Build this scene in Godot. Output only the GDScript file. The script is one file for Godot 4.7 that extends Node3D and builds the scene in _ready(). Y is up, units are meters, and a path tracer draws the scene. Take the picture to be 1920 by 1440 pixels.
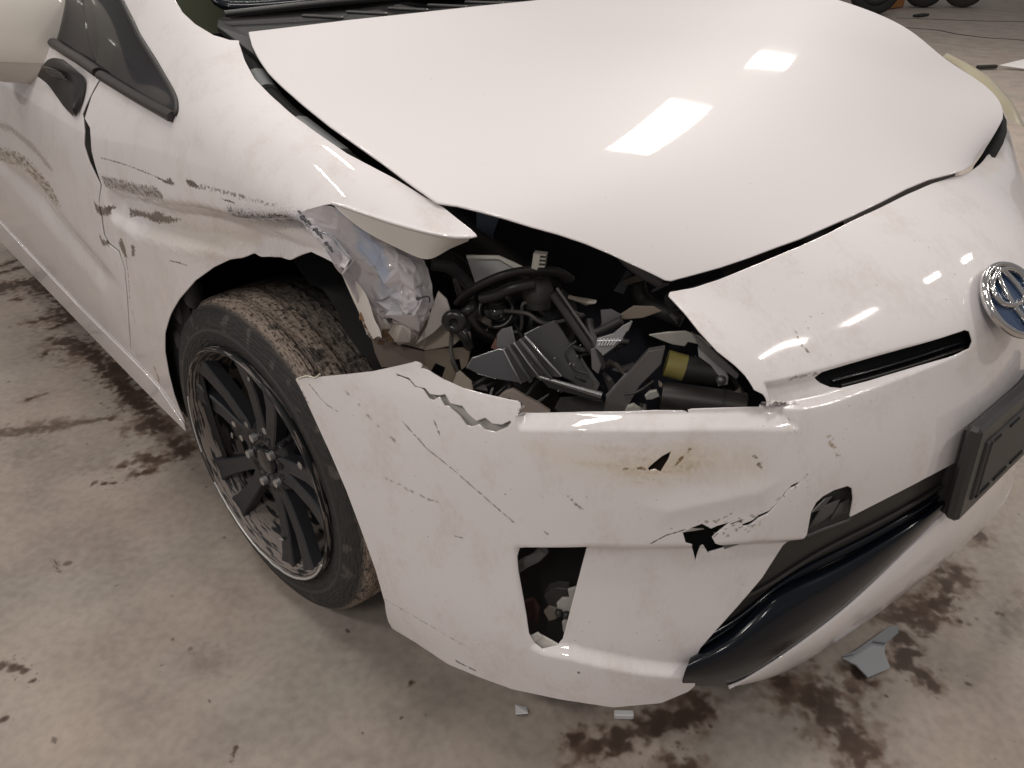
extends Node3D
# A crashed white hatchback seen close from its right front corner, on a stained concrete floor under strip lamps.
# Axes: x to the car's left, y up, z to the car's front; metres; the front axle is at z = 0.

const NETS := {
	"hood": [5, 6, -0.62, 1.021, -0.229, -0.36, 1.042, -0.1, -0.05, 1.047, -0.1, 0.3, 1.055, -0.12, 0.6, 1.06, -0.2, -0.69, 0.97, 0.02, -0.38, 1.005, 0.06, -0.03, 1.017, 0.06, 0.33, 1.03, 0.05, 0.67, 1.045, 0.03, -0.715, 0.93, 0.265, -0.38, 0.966, 0.27, 0, 0.978, 0.27, 0.36, 0.985, 0.27, 0.72, 0.985, 0.29, -0.71, 0.888, 0.438, -0.37, 0.918, 0.45, 0, 0.928, 0.455, 0.36, 0.93, 0.455, 0.715, 0.916, 0.435, -0.6, 0.847, 0.537, -0.33, 0.866, 0.575, 0, 0.876, 0.59, 0.33, 0.865, 0.59, 0.665, 0.849, 0.592, -0.485, 0.782, 0.633, -0.27, 0.803, 0.69, 0, 0.817, 0.712, 0.25, 0.805, 0.7, 0.47, 0.775, 0.648],
	"fascia": [11, 8, 0.7, 0.835, 0.572, 0.53, 0.785, 0.632, 0.25, 0.8, 0.685, 0, 0.82, 0.708, -0.2, 0.812, 0.705, -0.38, 0.797, 0.685, -0.5, 0.775, 0.645, -0.6, 0.79, 0.57, -0.68, 0.82, 0.48, -0.77, 0.83, 0.33, -0.83, 0.82, 0.18, 0.745, 0.775, 0.6, 0.55, 0.74, 0.69, 0.25, 0.765, 0.775, 0, 0.78, 0.8, -0.2, 0.77, 0.787, -0.38, 0.75, 0.745, -0.49, 0.735, 0.725, -0.605, 0.75, 0.64, -0.7, 0.765, 0.52, -0.785, 0.77, 0.36, -0.85, 0.76, 0.2, 0.765, 0.7, 0.63, 0.55, 0.69, 0.745, 0.25, 0.7, 0.86, 0, 0.705, 0.895, -0.2, 0.7, 0.872, -0.38, 0.69, 0.815, -0.485, 0.685, 0.783, -0.61, 0.69, 0.69, -0.71, 0.69, 0.55, -0.79, 0.69, 0.38, -0.86, 0.685, 0.215, 0.775, 0.62, 0.64, 0.56, 0.625, 0.775, 0.25, 0.63, 0.885, 0, 0.63, 0.92, -0.2, 0.63, 0.9, -0.38, 0.63, 0.85, -0.495, 0.63, 0.8, -0.625, 0.63, 0.705, -0.725, 0.63, 0.575, -0.8, 0.63, 0.41, -0.865, 0.62, 0.245, 0.78, 0.5, 0.66, 0.56, 0.51, 0.8, 0.25, 0.52, 0.905, 0, 0.52, 0.935, -0.2, 0.52, 0.922, -0.38, 0.52, 0.875, -0.5, 0.52, 0.82, -0.635, 0.52, 0.72, -0.735, 0.52, 0.595, -0.81, 0.52, 0.435, -0.865, 0.51, 0.28, 0.78, 0.39, 0.67, 0.56, 0.4, 0.815, 0.25, 0.4, 0.92, 0, 0.4, 0.942, -0.2, 0.4, 0.925, -0.39, 0.4, 0.875, -0.515, 0.4, 0.822, -0.65, 0.4, 0.725, -0.745, 0.4, 0.605, -0.815, 0.4, 0.455, -0.86, 0.4, 0.33, 0.76, 0.28, 0.69, 0.55, 0.28, 0.835, 0.25, 0.28, 0.93, 0, 0.28, 0.945, -0.2, 0.28, 0.927, -0.4, 0.28, 0.885, -0.53, 0.28, 0.828, -0.66, 0.28, 0.738, -0.75, 0.28, 0.62, -0.815, 0.28, 0.475, -0.845, 0.28, 0.365, 0.7, 0.18, 0.74, 0.5, 0.18, 0.88, 0.25, 0.18, 0.93, 0, 0.18, 0.93, -0.2, 0.18, 0.91, -0.38, 0.18, 0.878, -0.52, 0.18, 0.82, -0.65, 0.18, 0.745, -0.735, 0.18, 0.635, -0.8, 0.18, 0.5, -0.82, 0.18, 0.39],
	"flank": [8, 9, -0.52, 1.45, -1.7, -0.54, 1.36, -1.05, -0.585, 1.2, -0.6, -0.61, 1.06, -0.3, -0.675, 0.985, -0.03, -0.712, 0.943, 0.16, -0.715, 0.914, 0.33, -0.698, 0.857, 0.502, -0.58, 1.43, -1.7, -0.6, 1.34, -1.06, -0.66, 1.19, -0.61, -0.69, 1.05, -0.31, -0.745, 0.98, -0.05, -0.77, 0.935, 0.15, -0.76, 0.905, 0.33, -0.74, 0.849, 0.49, -0.68, 1.2, -1.7, -0.69, 1.16, -1.08, -0.73, 1.08, -0.61, -0.76, 0.985, -0.32, -0.8, 0.945, -0.06, -0.81, 0.905, 0.15, -0.8, 0.882, 0.33, -0.778, 0.832, 0.475, -0.785, 0.98, -1.7, -0.79, 0.97, -1.1, -0.795, 0.945, -0.62, -0.81, 0.91, -0.33, -0.83, 0.89, -0.06, -0.832, 0.86, 0.15, -0.825, 0.84, 0.32, -0.8, 0.79, 0.46, -0.855, 0.84, -1.7, -0.855, 0.84, -1.1, -0.85, 0.83, -0.62, -0.847, 0.82, -0.34, -0.85, 0.81, -0.06, -0.83, 0.79, 0.15, -0.81, 0.77, 0.31, -0.8, 0.74, 0.44, -0.875, 0.7, -1.7, -0.875, 0.7, -1.1, -0.87, 0.7, -0.62, -0.862, 0.7, -0.34, -0.852, 0.7, -0.06, -0.79, 0.72, 0.15, -0.765, 0.7, 0.3, -0.76, 0.66, 0.43, -0.88, 0.54, -1.7, -0.88, 0.54, -1.1, -0.875, 0.54, -0.62, -0.868, 0.54, -0.34, -0.855, 0.55, -0.06, -0.785, 0.56, 0.15, -0.76, 0.55, 0.3, -0.75, 0.5, 0.43, -0.87, 0.36, -1.7, -0.87, 0.36, -1.1, -0.87, 0.36, -0.62, -0.866, 0.36, -0.34, -0.86, 0.38, -0.06, -0.8, 0.4, 0.15, -0.78, 0.4, 0.3, -0.76, 0.35, 0.43, -0.85, 0.19, -1.7, -0.85, 0.19, -1.1, -0.85, 0.19, -0.62, -0.85, 0.19, -0.34, -0.85, 0.19, -0.06, -0.82, 0.19, 0.15, -0.8, 0.19, 0.3, -0.77, 0.19, 0.43],
}

const EDGES := {
	"hood": [.0035, .0204, -.0117, .2715, -.0131, .4966, -.0102, .7563, -.0018, .9994, .0011, 1.1685, -.0015, 1.3323, -.0042, 1.5177, -.0084, 1.6974, -.0059, 1.8575, -.0013, 2.0153, .0058, 2.1721, .0137, 2.3287, .0182, 2.492, .0191, 2.6574, .0162, 2.8261, .0032, 3.0018, .0326, 3.1348, .0388, 3.2198, .0428, 3.3066, .0417, 3.4229, .0379, 3.5411, .0273, 3.6678, .0162, 3.7937, .0124, 3.9091, .0124, 4.0203, .0095, 4.1374, .0112, 4.2499, .0069, 4.3607, .0056, 4.4688, .0013, 4.5701, -.0014, 4.6702, -.0014, 4.7601, -.0006, 4.8498, -.0041, 4.9928, .0101, 5.0145, .0891, 5.0186, .1687, 5.0229, .2664, 5.0255, .3645, 5.0288, .47, 5.0235, .5753, 5.0195, .6849, 5.0109, .794, 5.0042, .9004, 5.0027, 1.0063, 5.0036, 1.1205, 4.9949, 1.2355, 4.9885, 1.3524, 4.9837, 1.4725, 4.9802, 1.6018, 4.9714, 1.7382, 4.9627, 1.8892, 4.9469, 2.0554, 4.9282, 2.1932, 4.9233, 2.3467, 4.9164, 2.4986, 4.9334, 2.6756, 4.9509, 2.9656, 4.9716, 3.3619, 4.9484, 3.7432, 4.8508, 3.8444, 4.647, 3.9089, 4.4517, 3.9702, 4.2704, 3.98, 4, 4, 3.6, 4, 3.1, 4, 2.4, 4, 1.5, 4, .6, 4, 0, 3, 0, 1.9804, .0172, 1.8312, .0081, 1.6812, .0017, 1.533, -.0028, 1.3866, .0002, 1.2464, .0032, 1.113, .0059, .9718, .0061, .838, .0054, .7098, .0043, .5855, .0028, .487, .0075, .3902, .0115, .2945, .0151],
	"bumper": [9.8586, 3.0691, 9.7201, 3.007, 9.5861, 2.9419, 9.4418, 2.8622, 9.3023, 2.7765, 9.1669, 2.6784, 9.036, 2.5732, 8.9197, 2.4449, 8.8072, 2.3148, 8.6438, 2.1225, 8.6021, 2.1422, 8.6174, 2.2423, 8.5415, 2.2642, 8.4417, 2.3752, 8.3601, 2.4281, 8.2788, 2.4812, 8.1346, 2.5098, 7.9906, 2.522, 7.8551, 2.535, 7.8491, 2.672, 7.8887, 2.7892, 7.7463, 2.7439, 7.6359, 2.7058, 7.5267, 2.6724, 7.4187, 2.6438, 7.2985, 2.6209, 7.1796, 2.6042, 7.0619, 2.5937, 6.9362, 2.574, 6.8108, 2.5608, 6.7029, 2.5705, 6.5927, 2.5852, 6.5401, 2.6491, 6.5539, 2.5537, 6.4074, 2.5592, 6.2503, 2.5738, 6.0761, 2.5993, 5.8734, 2.6384, 5.8616, 2.3756, 5.9113, 2.1983, 5.9987, 2.0668, 6.0282, 1.7426, 6.0691, 1.522, 6.1072, 1.3821, 6.1398, 1.2455, 6.1432, 1.0552, 6.137, .8591, 6.1121, .6792, 6.0812, .4943, 6.0596, .3028, 6.0359, .1077, 5.9878, .0474, 5.8607, .0531, 5.7369, .074, 5.5728, .0812, 5.4131, .1039, 5.2485, .1187, 5.0888, .1369, 4.9332, .1471, 4.7826, .1514, 4.6347, .1518, 4.4875, .1502, 4.3347, .1386, 4.1783, .1288, 4.009, .1086, 3.8318, .0946, 3.6552, .0992, 3.4697, .1059, 3.2655, .1027, 3.0438, .0941, 2.8105, .0897, 2.5486, .0749, 2.3446, .0869, 2.1264, .1027, 1.8511, .1512, 1.4663, .1438, 1.1093, .1307, .7734, .2066, .3507, .4187, -.1303, .8206, 0, .03, 0, 1.5, 0, 3, 0, 4, 1, 4.3, 2, 4.4, 3.0706, 4.4932, 3.3366, 4.4023, 3.5675, 4.347, 3.8287, 4.3127, 4.0482, 4.3122, 4.24, 4.3334, 4.4254, 4.3632, 4.6034, 4.403, 4.7808, 4.4502, 4.8012, 4.201, 4.8426, 4.0216, 4.9075, 3.9606, 5.0559, 3.9631, 5.1894, 4.0043, 5.2644, 4.0667, 5.3075, 4.1837, 5.2942, 4.3473, 5.2732, 4.5182, 5.2954, 4.6033, 5.4334, 4.7129, 5.5119, 4.9166, 5.5981, 5.1131, 5.701, 5.2493, 5.802, 5.3887, 5.9241, 5.5665, 6.0398, 5.7579, 6.1058, 5.8915, 6.1708, 6.0378, 6.206, 6.2399, 6.2196, 6.5531, 6.2122, 6.7336, 6.271, 6.8543, 6.4054, 6.9377, 6.5413, 7.0234, 6.7078, 6.9882, 6.8735, 6.9776, 7.0424, 6.9951, 7.2287, 6.9423, 7.4194, 6.9257, 7.6149, 6.9406, 7.7902, 6.95, 7.966, 6.9744, 8.1407, 7.0079, 8.3037, 6.9804, 8.4712, 6.9629, 8.6434, 6.936, 8.8328, 6.9262, 9.0182, 6.828, 9.2459, 6.7612, 9.4743, 6.7679, 9.7725, 6.8245, 9.7561, 6.6527, 9.5505, 6.1404, 9.5101, 5.8406, 9.4969, 5.5827, 9.5198, 5.3164, 9.543, 5.0596, 9.562, 4.8665, 9.5787, 4.6733, 9.5945, 4.4815, 9.6299, 4.2392, 9.6668, 4.0035, 9.7108, 3.7933, 9.7553, 3.5832, 9.7889, 3.4169, 9.8215, 3.2417],
	"slot_hole": [5.092, 2.1638, 5.022, 2.1028, 4.8416, 2.1073, 4.6812, 2.1065, 4.5305, 2.1046, 4.3925, 2.1081, 4.2543, 2.1139, 4.1124, 2.1238, 3.9773, 2.127, 3.8321, 2.1378, 3.6744, 2.1581, 3.622, 2.2249, 3.6036, 2.4535, 3.6439, 2.5892, 3.8328, 2.5927, 4.0036, 2.5756, 4.1606, 2.5701, 4.3098, 2.5722, 4.4559, 2.5776, 4.6028, 2.5865, 4.7276, 2.5861, 4.8585, 2.5867, 4.9575, 2.4961, 5.0478, 2.328],
	"fog_hole": [7.9129, 4.6951, 7.8959, 4.5797, 7.8351, 4.5318, 7.7056, 4.4962, 7.5769, 4.4666, 7.4264, 4.4465, 7.2787, 4.4343, 7.3035, 4.7043, 7.3247, 4.9064, 7.3505, 5.1075, 7.3818, 5.3093, 7.4186, 5.5171, 7.4494, 5.672, 7.4839, 5.8369, 7.5353, 5.9186, 7.6977, 5.9713, 7.7726, 5.911, 7.8139, 5.742, 7.8295, 5.5129, 7.85, 5.2964, 7.8739, 5.0855, 7.9004, 4.8748],
	"crack_hole": [8.8413, 2.4672, 8.7228, 2.5092, 8.6744, 2.6486, 8.5993, 2.646, 8.5612, 2.74, 8.4903, 2.7189, 8.4357, 2.6651, 8.4008, 2.8187, 8.3064, 2.8159, 8.2572, 2.9472, 8.205, 3.0163, 8.1289, 2.931, 8.0766, 3.0023, 8.004, 2.9894, 7.9289, 2.8899, 7.9176, 2.9388, 7.95, 3.0266, 8.0529, 3.1425, 8.1386, 3.1454, 8.1872, 3.0887, 8.2547, 3.1476, 8.2971, 3.1354, 8.3466, 3.0153, 8.4272, 2.9079, 8.4579, 2.9149, 8.4939, 2.7822, 8.5471, 2.8702, 8.5851, 2.8435, 8.621, 2.7129, 8.6906, 2.6909, 8.7325, 2.5842, 8.8334, 2.5442],
	"puncture_hole": [6.8676, 3.4143, 6.8207, 3.3407, 6.7623, 3.2589, 6.6762, 3.1765, 6.698, 3.3121, 6.7328, 3.4061, 6.7597, 3.4849, 6.8078, 3.443, 6.8552, 3.4615],
	"tear_hole": [6.5741, 4.224, 6.5178, 4.1739, 6.4235, 4.1221, 6.3442, 4.1943, 6.2998, 4.1655, 6.2271, 4.1411, 6.1652, 4.1226, 6.0825, 4.1772, 6.0304, 4.1578, 5.9869, 4.137, 5.9409, 4.0823, 5.8396, 4.0444, 5.733, 3.9345, 5.6844, 3.8503, 5.6005, 3.7672, 5.4651, 3.7282, 5.5146, 3.7968, 5.6228, 3.8285, 5.6802, 3.9039, 5.7612, 4.0103, 5.8319, 4.1009, 5.9221, 4.141, 5.9732, 4.1955, 6.02, 4.23, 6.0856, 4.226, 6.0855, 4.1141, 6.1894, 4.1536, 6.2781, 4.2739, 6.3109, 4.3261, 6.2726, 4.4109, 6.1693, 4.5154, 6.0461, 4.4936, 6.1401, 4.6017, 6.2817, 4.6434, 6.3498, 4.5156, 6.36, 4.6531, 6.3612, 4.7925, 6.4152, 4.6011, 6.4778, 4.4187, 6.5328, 4.3767],
	"seam_crack_hole": [5.579, 2.8801, 5.5522, 2.9064, 5.5429, 3.0159, 5.5219, 3.1338, 5.5372, 3.1687, 5.5575, 3.0377],
	"valley": [5.8973, 1.9255, 5.0049, 2.0481, 4.2482, 2.0847, 3.7382, 2.1646, 3.655, 2.4148, 3.7344, 2.5989, 4.3145, 2.6673, 5.0532, 2.7769, 5.603, 2.7294, 5.8752, 2.5651],
	"pocket": [7.9534, 4.5476, 7.2824, 4.3847, 6.7116, 4.3825, 6.3345, 4.4089, 5.8321, 4.4394, 4.9408, 4.6263, 5.0819, 5.0281, 5.5774, 5.5567, 5.9894, 6.2024, 6.0364, 6.6041, 7.0039, 6.1466, 7.4103, 6.029, 7.7023, 6.0278, 7.8184, 5.9558, 7.879, 5.4546],
	"ledge": [7.8565, 3.0263, 7.3938, 2.9036, 7.0503, 2.87, 6.534, 2.8805, 6.0839, 2.9454, 5.4783, 3.0809, 5.4527, 2.6461, 6.5624, 2.3543, 7.7446, 2.5434, 7.8491, 2.672],
	"beam_dent": [6.994, 3.8183, 6.5987, 3.6066, 6.0801, 3.5035, 5.6294, 3.6382, 5.8472, 4.0294, 6.1941, 4.1114, 6.4888, 4.1769, 6.8083, 4.2223],
	"fender": [2.7347, 1.0769, 2.8427, 1.0874, 2.9568, 1.0967, 3.1534, 1.0067, 3.2648, .9046, 3.3735, .7973, 3.4858, .547, 3.5095, .3627, 3.5396, .3995, 3.8197, .5013, 4.1137, .5355, 4.2537, .4968, 4.3975, .4666, 4.5862, .4175, 4.7843, .3921, 5.0172, .3578, 5.2574, .3729, 5.4843, .3984, 5.6954, .4363, 5.8774, .3854, 6.0447, .3129, 6.1989, .2179, 6.3574, .1537, 6.5068, .0794, 6.6081, -.0271, 6.7506, -.0208, 6.8827, -.0205, 6.9604, -.0209, 6.983, .002, 6.976, .195, 6.9228, .5263, 6.8594, .7498, 6.7923, .9693, 6.6933, 1.1909, 6.5841, 1.4009, 6.4554, 1.5729, 6.316, 1.73, 6.2181, 1.8279, 6.1157, 1.9184, 6.0143, 2.0198, 5.9335, 2.274, 5.7882, 2.6802, 5.8956, 2.9182, 5.9996, 2.9833, 6.0998, 3.0437, 6.2794, 3.173, 6.3696, 3.3292, 6.3827, 3.3602, 6.223, 3.4829, 6.0462, 3.6042, 5.8526, 3.7383, 5.6462, 3.8847, 5.2771, 4.337, 5.0059, 4.5862, 4.8254, 4.6827, 4.6747, 4.7298, 4.5385, 4.798, 4.4095, 4.8551, 4.2038, 5.0118, 4.0772, 5.1362, 3.9445, 5.2696, 3.8112, 5.4467, 3.663, 5.6381, 3.4476, 5.9508, 3.2492, 6.2841, 3.1354, 6.5765, 3.1079, 6.7283, 3.0727, 6.8895, 3.0522, 7.0486, 3.0217, 7.222, 3.0251, 7.5036, 3.0457, 7.6398, 2.911, 7.5545, 2.7756, 7.4632, 2.6424, 7.3681, 2.4872, 7.3478, 2.3389, 7.3265, 2.2564, 7.2109, 2.1747, 7.0991, 2.2767, 6.8531, 2.3621, 6.6361, 2.4471, 6.4143, 2.5229, 6.2061, 2.5862, 5.992, 2.6432, 5.7824, 2.6031, 5.5623, 2.3998, 5.5459, 2.3425, 5.4657, 2.3761, 5.1991, 2.366, 5.0178, 2.4998, 4.7052, 2.431, 4.4997, 2.3623, 4.2452, 2.3482, 4.0619, 2.3174, 3.8842, 2.2005, 3.7874, 2.2244, 3.5887, 2.2381, 3.3957, 2.3119, 3.1071, 2.5901, 3.0613, 2.8826, 2.998, 3.1599, 2.9365, 3.4255, 2.8822, 3.6787, 2.8312, 3.7764, 2.6575, 3.7573, 2.3819, 3.6174, 2.232, 3.4059, 2.142, 3.1954, 2.0762, 2.9549, 2.046, 2.7404, 2.0287, 2.6144, 1.9956, 2.495, 1.9635, 2.2867, 1.9189, 2.2171, 1.8884],
	"door": [2.1667, 3.8234, 2.2053, 3.9865, 2.1994, 4.2223, 2.2803, 4.4523, 2.4117, 4.6631, 2.4517, 4.7257, 2.3349, 5.016, 2.3274, 5.2202, 2.2929, 5.4882, 2.3527, 5.588, 2.5543, 5.6036, 2.6021, 5.8003, 2.5444, 6.011, 2.4802, 6.2267, 2.4037, 6.437, 2.3178, 6.6619, 2.2387, 6.8664, 2.1449, 7.0971, 2.2235, 7.2021, 2.303, 7.3106, 2.0588, 7.3065, 1.834, 7.31, 1.6206, 7.32, 1.4118, 7.3339, 1.2037, 7.35, .9948, 7.3329, .7819, 7.3125, .5623, 7.2887, .3329, 7.2618, .0947, 7.2224, -.1608, 7.1801, -.394, 7.1672, -.6499, 7.1545, -.3814, 6.5807, -.1941, 6.1075, -.0622, 5.6769, .0335, 5.2663, .1107, 4.8665, .2086, 4.4876, .2579, 4.1359, .2473, 3.8068, .1881, 3.5033, .1063, 3.2313, .4241, 3.209, .7099, 3.1861, .9707, 3.1612, 1.213, 3.1332, 1.4451, 3.1003, 1.6752, 3.06, 1.9283, 3.06, 2.0915, 3.084, 2.2674, 3.1009, 2.199, 3.4009, 2.1341, 3.7447],
	"quarter_glass": [2.2977, 3.005, 2.5609, 2.9555, 2.8377, 2.8868, 3.1146, 2.8132, 3.3847, 2.7474, 3.6763, 2.6817, 3.6989, 2.446, 3.5681, 2.2865, 3.3618, 2.191, 3.1572, 2.1201, 2.9118, 2.0983, 2.691, 2.0882, 2.5654, 2.0536, 2.446, 2.0198, 2.2369, 1.9715, 2.1599, 1.947, 1.9264, 2.1473, 1.6881, 2.2999, 1.7479, 2.4771, 1.8389, 2.6214, 1.9314, 2.7755, 2.0693, 2.8925, 2.2175, 3.0148],
	"door_glass": [1.6599, 3.0082, 1.9165, 3.0203, 2.1794, 3.0223, 2.0434, 2.9006, 1.9161, 2.7844, 1.8238, 2.63, 1.7329, 2.4853, 1.6577, 2.3166, 1.442, 2.421, 1.2289, 2.5058, 1.0142, 2.5779, 1.0924, 2.7798, 1.171, 3.0015],
	"sill": [3.0379, 7.6546, 3.023, 7.7708, 2.7035, 7.8029, 2.3908, 7.8215, 2.1157, 7.8215, 1.8699, 7.8272, 1.6427, 7.8391, 1.4237, 7.8547, 1.2089, 7.8672, .992, 7.8799, .7695, 7.892, .5382, 7.9038, .2944, 7.9156, .0341, 7.9279, -.2486, 7.9414, -.5615, 7.9567, -.8439, 7.9739, -1.165, 7.9942, -.6134, 7.0914, -.3722, 7.1263, -.1508, 7.1602, .1039, 7.2029, .3415, 7.2427, .5703, 7.2701, .7895, 7.2943, 1.0021, 7.3151, 1.2107, 7.3326, 1.4081, 7.3201, 1.6059, 7.3093, 1.8078, 7.3018, 2.0189, 7.2996, 2.1776, 7.3049, 2.3461, 7.3128, 2.4909, 7.3409, 2.6424, 7.3681],
	"dent": [2.5994, 4.7026, 3.6404, 4.341, 4.7816, 3.6869, 5.644, 2.9335, 6.0859, 2.8755, 6.4182, 3.1669, 6.3753, 3.4665, 4.6421, 4.8371, 4.2562, 4.764, 3.7781, 4.9047, 3.0211, 5.1712, 2.5249, 5.1732],
	"door_dent": [.4196, 5.2965, 1.1813, 5.2434, 1.5933, 5.5968, 2.1362, 5.8497, 2.525, 6.0703, 1.9803, 6.5136, 1.2441, 6.1712, .432, 5.8859],
	"gash_hole": [2.1757, 5.8498, 2.2631, 5.8331, 2.3564, 5.8363, 2.4491, 5.8207, 2.3994, 5.8915, 2.4228, 5.942, 2.3721, 6.0141, 2.3295, 5.987, 2.2942, 5.9425, 2.2467, 5.904],
	"s_b1": [8.8374, 3.309, 8.6486, 3.5719, 8.434, 3.7468, 8.2641, 3.909, 8.0911, 4.079, 7.9335, 4.2332],
	"s_b2": [9.0923, 4.1122, 8.8873, 4.1674, 8.6932, 4.2231, 8.5737, 4.2196],
	"s_b3": [9.7199, 3.0919, 9.6352, 3.2618, 9.5652, 3.351, 9.4617, 3.4048],
	"s_b4": [9.3375, 3.0855, 9.1166, 3.4159, 8.9111, 3.6096],
	"s_b5": [9.7451, 6.0467, 9.1741, 6.0777, 8.7767, 6.174, 8.5085, 6.2992],
	"s_b6": [8.6799, 6.7548, 8.579, 6.7869, 8.4822, 6.8241],
	"s_b7": [5.058, 1.3762, 5.0879, 1.6232, 5.0591, 1.7745],
	"s_b8": [5.496, 2.0145, 5.2544, 2.054, 5.0247, 2.1122],
	"s_b9": [5.1283, 3.2784, 5.0575, 3.4727, 5.0169, 3.5859],
	"s_b10": [5.8431, 2.4476, 5.598, 2.5937, 5.3761, 2.6183],
	"s_b11": [6.019, 3.3092, 5.9521, 3.4557, 5.9256, 3.5258],
	"s_b12": [8.5542, 3.1881, 8.5206, 3.3521, 8.5152, 3.4046],
	"s_b13": [7.6787, 4.2683, 7.6307, 4.3139],
	"s_b14": [7.4797, 3.7934, 7.395, 3.9116, 7.3282, 3.9562],
	"s_b15": [8.4484, 4.6168, 8.3767, 4.6141],
	"s_b16": [6.7881, 4.3497, 6.6848, 4.25, 6.5413, 4.1854],
	"s_b17": [6.5435, 3.1656, 6.622, 3.3176, 6.6728, 3.4367],
	"s_b18": [7.0401, 3.428, 6.9395, 3.3999, 6.8675, 3.4278],
	"s_b19": [9.8377, 3.1124, 9.8153, 3.2399, 9.7794, 3.4142],
	"b_rust": [7.4994, 3.2676, 7.205, 3.4364, 6.7798, 3.4641, 6.3967, 3.2558, 5.9777, 3.3503],
	"b_rust2": [7.7565, 3.253, 7.5845, 3.2484],
	"b_rust3": [5.3422, 1.8711, 5.2399, 2.2598, 5.2442, 2.7269],
	"f_scrape1": [2.5571, 4.2574, 3.1129, 4.0981, 3.5815, 3.9727, 3.8316, 3.925],
	"f_scrape2": [2.5323, 4.6029, 2.9706, 4.5, 3.3851, 4.3334, 3.6928, 4.2238],
	"f_scrape3": [4.0771, 3.6599, 4.1738, 3.6425, 4.2786, 3.6162],
	"f_scrape4": [2.2993, 5.0316, 2.3848, 5.0996, 2.5706, 5.0222],
	"f_scrape5": [2.6823, 5.0205, 3.2074, 4.8396, 3.6807, 4.616],
	"f_scrape6": [2.2319, 5.5168, 2.2493, 5.6152, 2.3849, 5.5875],
	"f_scrape7": [2.6611, 5.4004, 2.7118, 5.4482, 2.7337, 5.5753, 2.6771, 5.8681, 2.5657, 6.1858],
	"f_scrape8": [2.9539, 5.3561, 2.9113, 5.4845],
	"f_scrape9": [3.6373, 5.1653, 3.7716, 5.1219, 3.8781, 5.1054],
	"f_scrape10": [4.6038, 3.5098, 4.8136, 3.3923],
	"f_scrape11": [5.3633, 3.1472, 5.5679, 3.0054, 5.6847, 2.9547],
	"f_scrape12": [2.547, 6.2284, 2.5513, 6.396, 2.5353, 6.577],
	"f_smear1": [4.7093, 3.6488, 5.1432, 3.3595, 5.5681, 3.1176, 6.0266, 3.0118],
	"f_smear2": [4.1575, 3.6572, 4.8195, 3.2294, 5.4766, 2.8452],
	"f_smear3": [.8415, 4.3339, 1.3577, 4.3651, 1.752, 4.5375],
	"f_smear4": [.739, 4.851, 1.1187, 4.7774, 1.431, 4.906, 1.5807, 4.9877],
	"f_smear5": [1.1602, 5.9187, 1.5948, 6.129, 2.057, 6.3193, 2.4667, 6.5783],
	"f_dirt": [2.7059, 7.0297, 2.72, 7.138, 2.6789, 7.3019],
	"f_door1": [.6052, 5.3507, .821, 5.2596, 1.0616, 5.2015, 1.1683, 5.2945, 1.3506, 5.4113, 1.4915, 5.5115],
	"bare_a": [2.7175, 4.976, 2.9343, 4.9091, 3.1929, 4.818, 3.3113, 4.7033, 3.4655, 4.6859, 3.7148, 4.5955, 3.4931, 4.767, 3.2413, 4.9017, 3.0869, 4.9286, 2.7898, 5.0337],
	"bare_b": [2.2482, 4.9936, 2.2848, 5.0832, 2.4167, 5.0637, 2.5727, 4.9765, 2.5455, 5.1064, 2.3569, 5.1927, 2.2643, 5.1893],
	"bare_c": [4.0609, 3.6448, 4.1422, 3.5922, 4.2229, 3.5979, 4.3026, 3.6139, 4.1721, 3.7028, 4.0842, 3.7215],
	"bare_d": [2.4979, 4.5525, 2.6368, 4.5165, 2.8117, 4.4705, 3.0057, 4.4073, 3.2967, 4.2974, 3.4847, 4.2113, 3.5753, 4.1426, 3.6889, 4.176, 3.6933, 4.2982, 3.5765, 4.3254, 3.4222, 4.3998, 3.1753, 4.5015, 2.958, 4.5714, 2.6609, 4.6763, 2.5623, 4.6706],
	"bare_e": [2.2135, 5.5113, 2.2517, 5.5786, 2.4057, 5.5293, 2.3692, 5.6015, 2.2374, 5.6493, 2.203, 5.6023],
	"bare_f": [2.6206, 5.4518, 2.7246, 5.3461, 2.7514, 5.4315, 2.7679, 5.5742, 2.6935, 5.5923],
	"bare_g": [2.9234, 5.3496, 2.9969, 5.3221, 2.9602, 5.4689, 2.8797, 5.5122],
	"bare_h": [3.5815, 3.9727, 3.7504, 3.9226, 3.8169, 3.8265, 3.8969, 3.8841, 3.7657, 3.9652],
	"pale_a": [2.3024, 5.6112, 2.5739, 5.5197, 2.6666, 5.6037, 2.5464, 5.7706, 2.376, 5.8133, 2.298, 5.7672],
	"door_rub": [.5102, 5.3355, .8524, 5.1404, 1.0923, 5.0774, 1.2897, 5.1505, 1.4709, 5.2704, 1.5634, 5.5242, 1.4037, 5.5264, 1.2285, 5.3927, .9883, 5.3138, .4261, 5.6081],
	"door_rub_b": [.6675, 4.7514, .9654, 4.6692, 1.3007, 4.7253, 1.5892, 4.9498, 1.5455, 4.9943, 1.2761, 4.8425, .9431, 4.7714, .6346, 4.8824],
	"dent_shade": [4.7043, 3.6857, 5.0596, 3.3783, 5.4878, 3.0758, 5.8088, 2.7126, 6.092, 2.9315, 6.3107, 3.0719, 6.3849, 3.213, 6.0999, 3.2149, 5.8017, 3.1842, 5.2892, 3.4795, 4.7404, 3.899],
	"rub_brown": [3.1836, 4.9418, 3.8335, 4.5957, 4.3251, 4.4649, 4.7176, 4.5994, 4.2372, 4.851, 3.7812, 4.8885, 3.2543, 5.0464],
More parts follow.
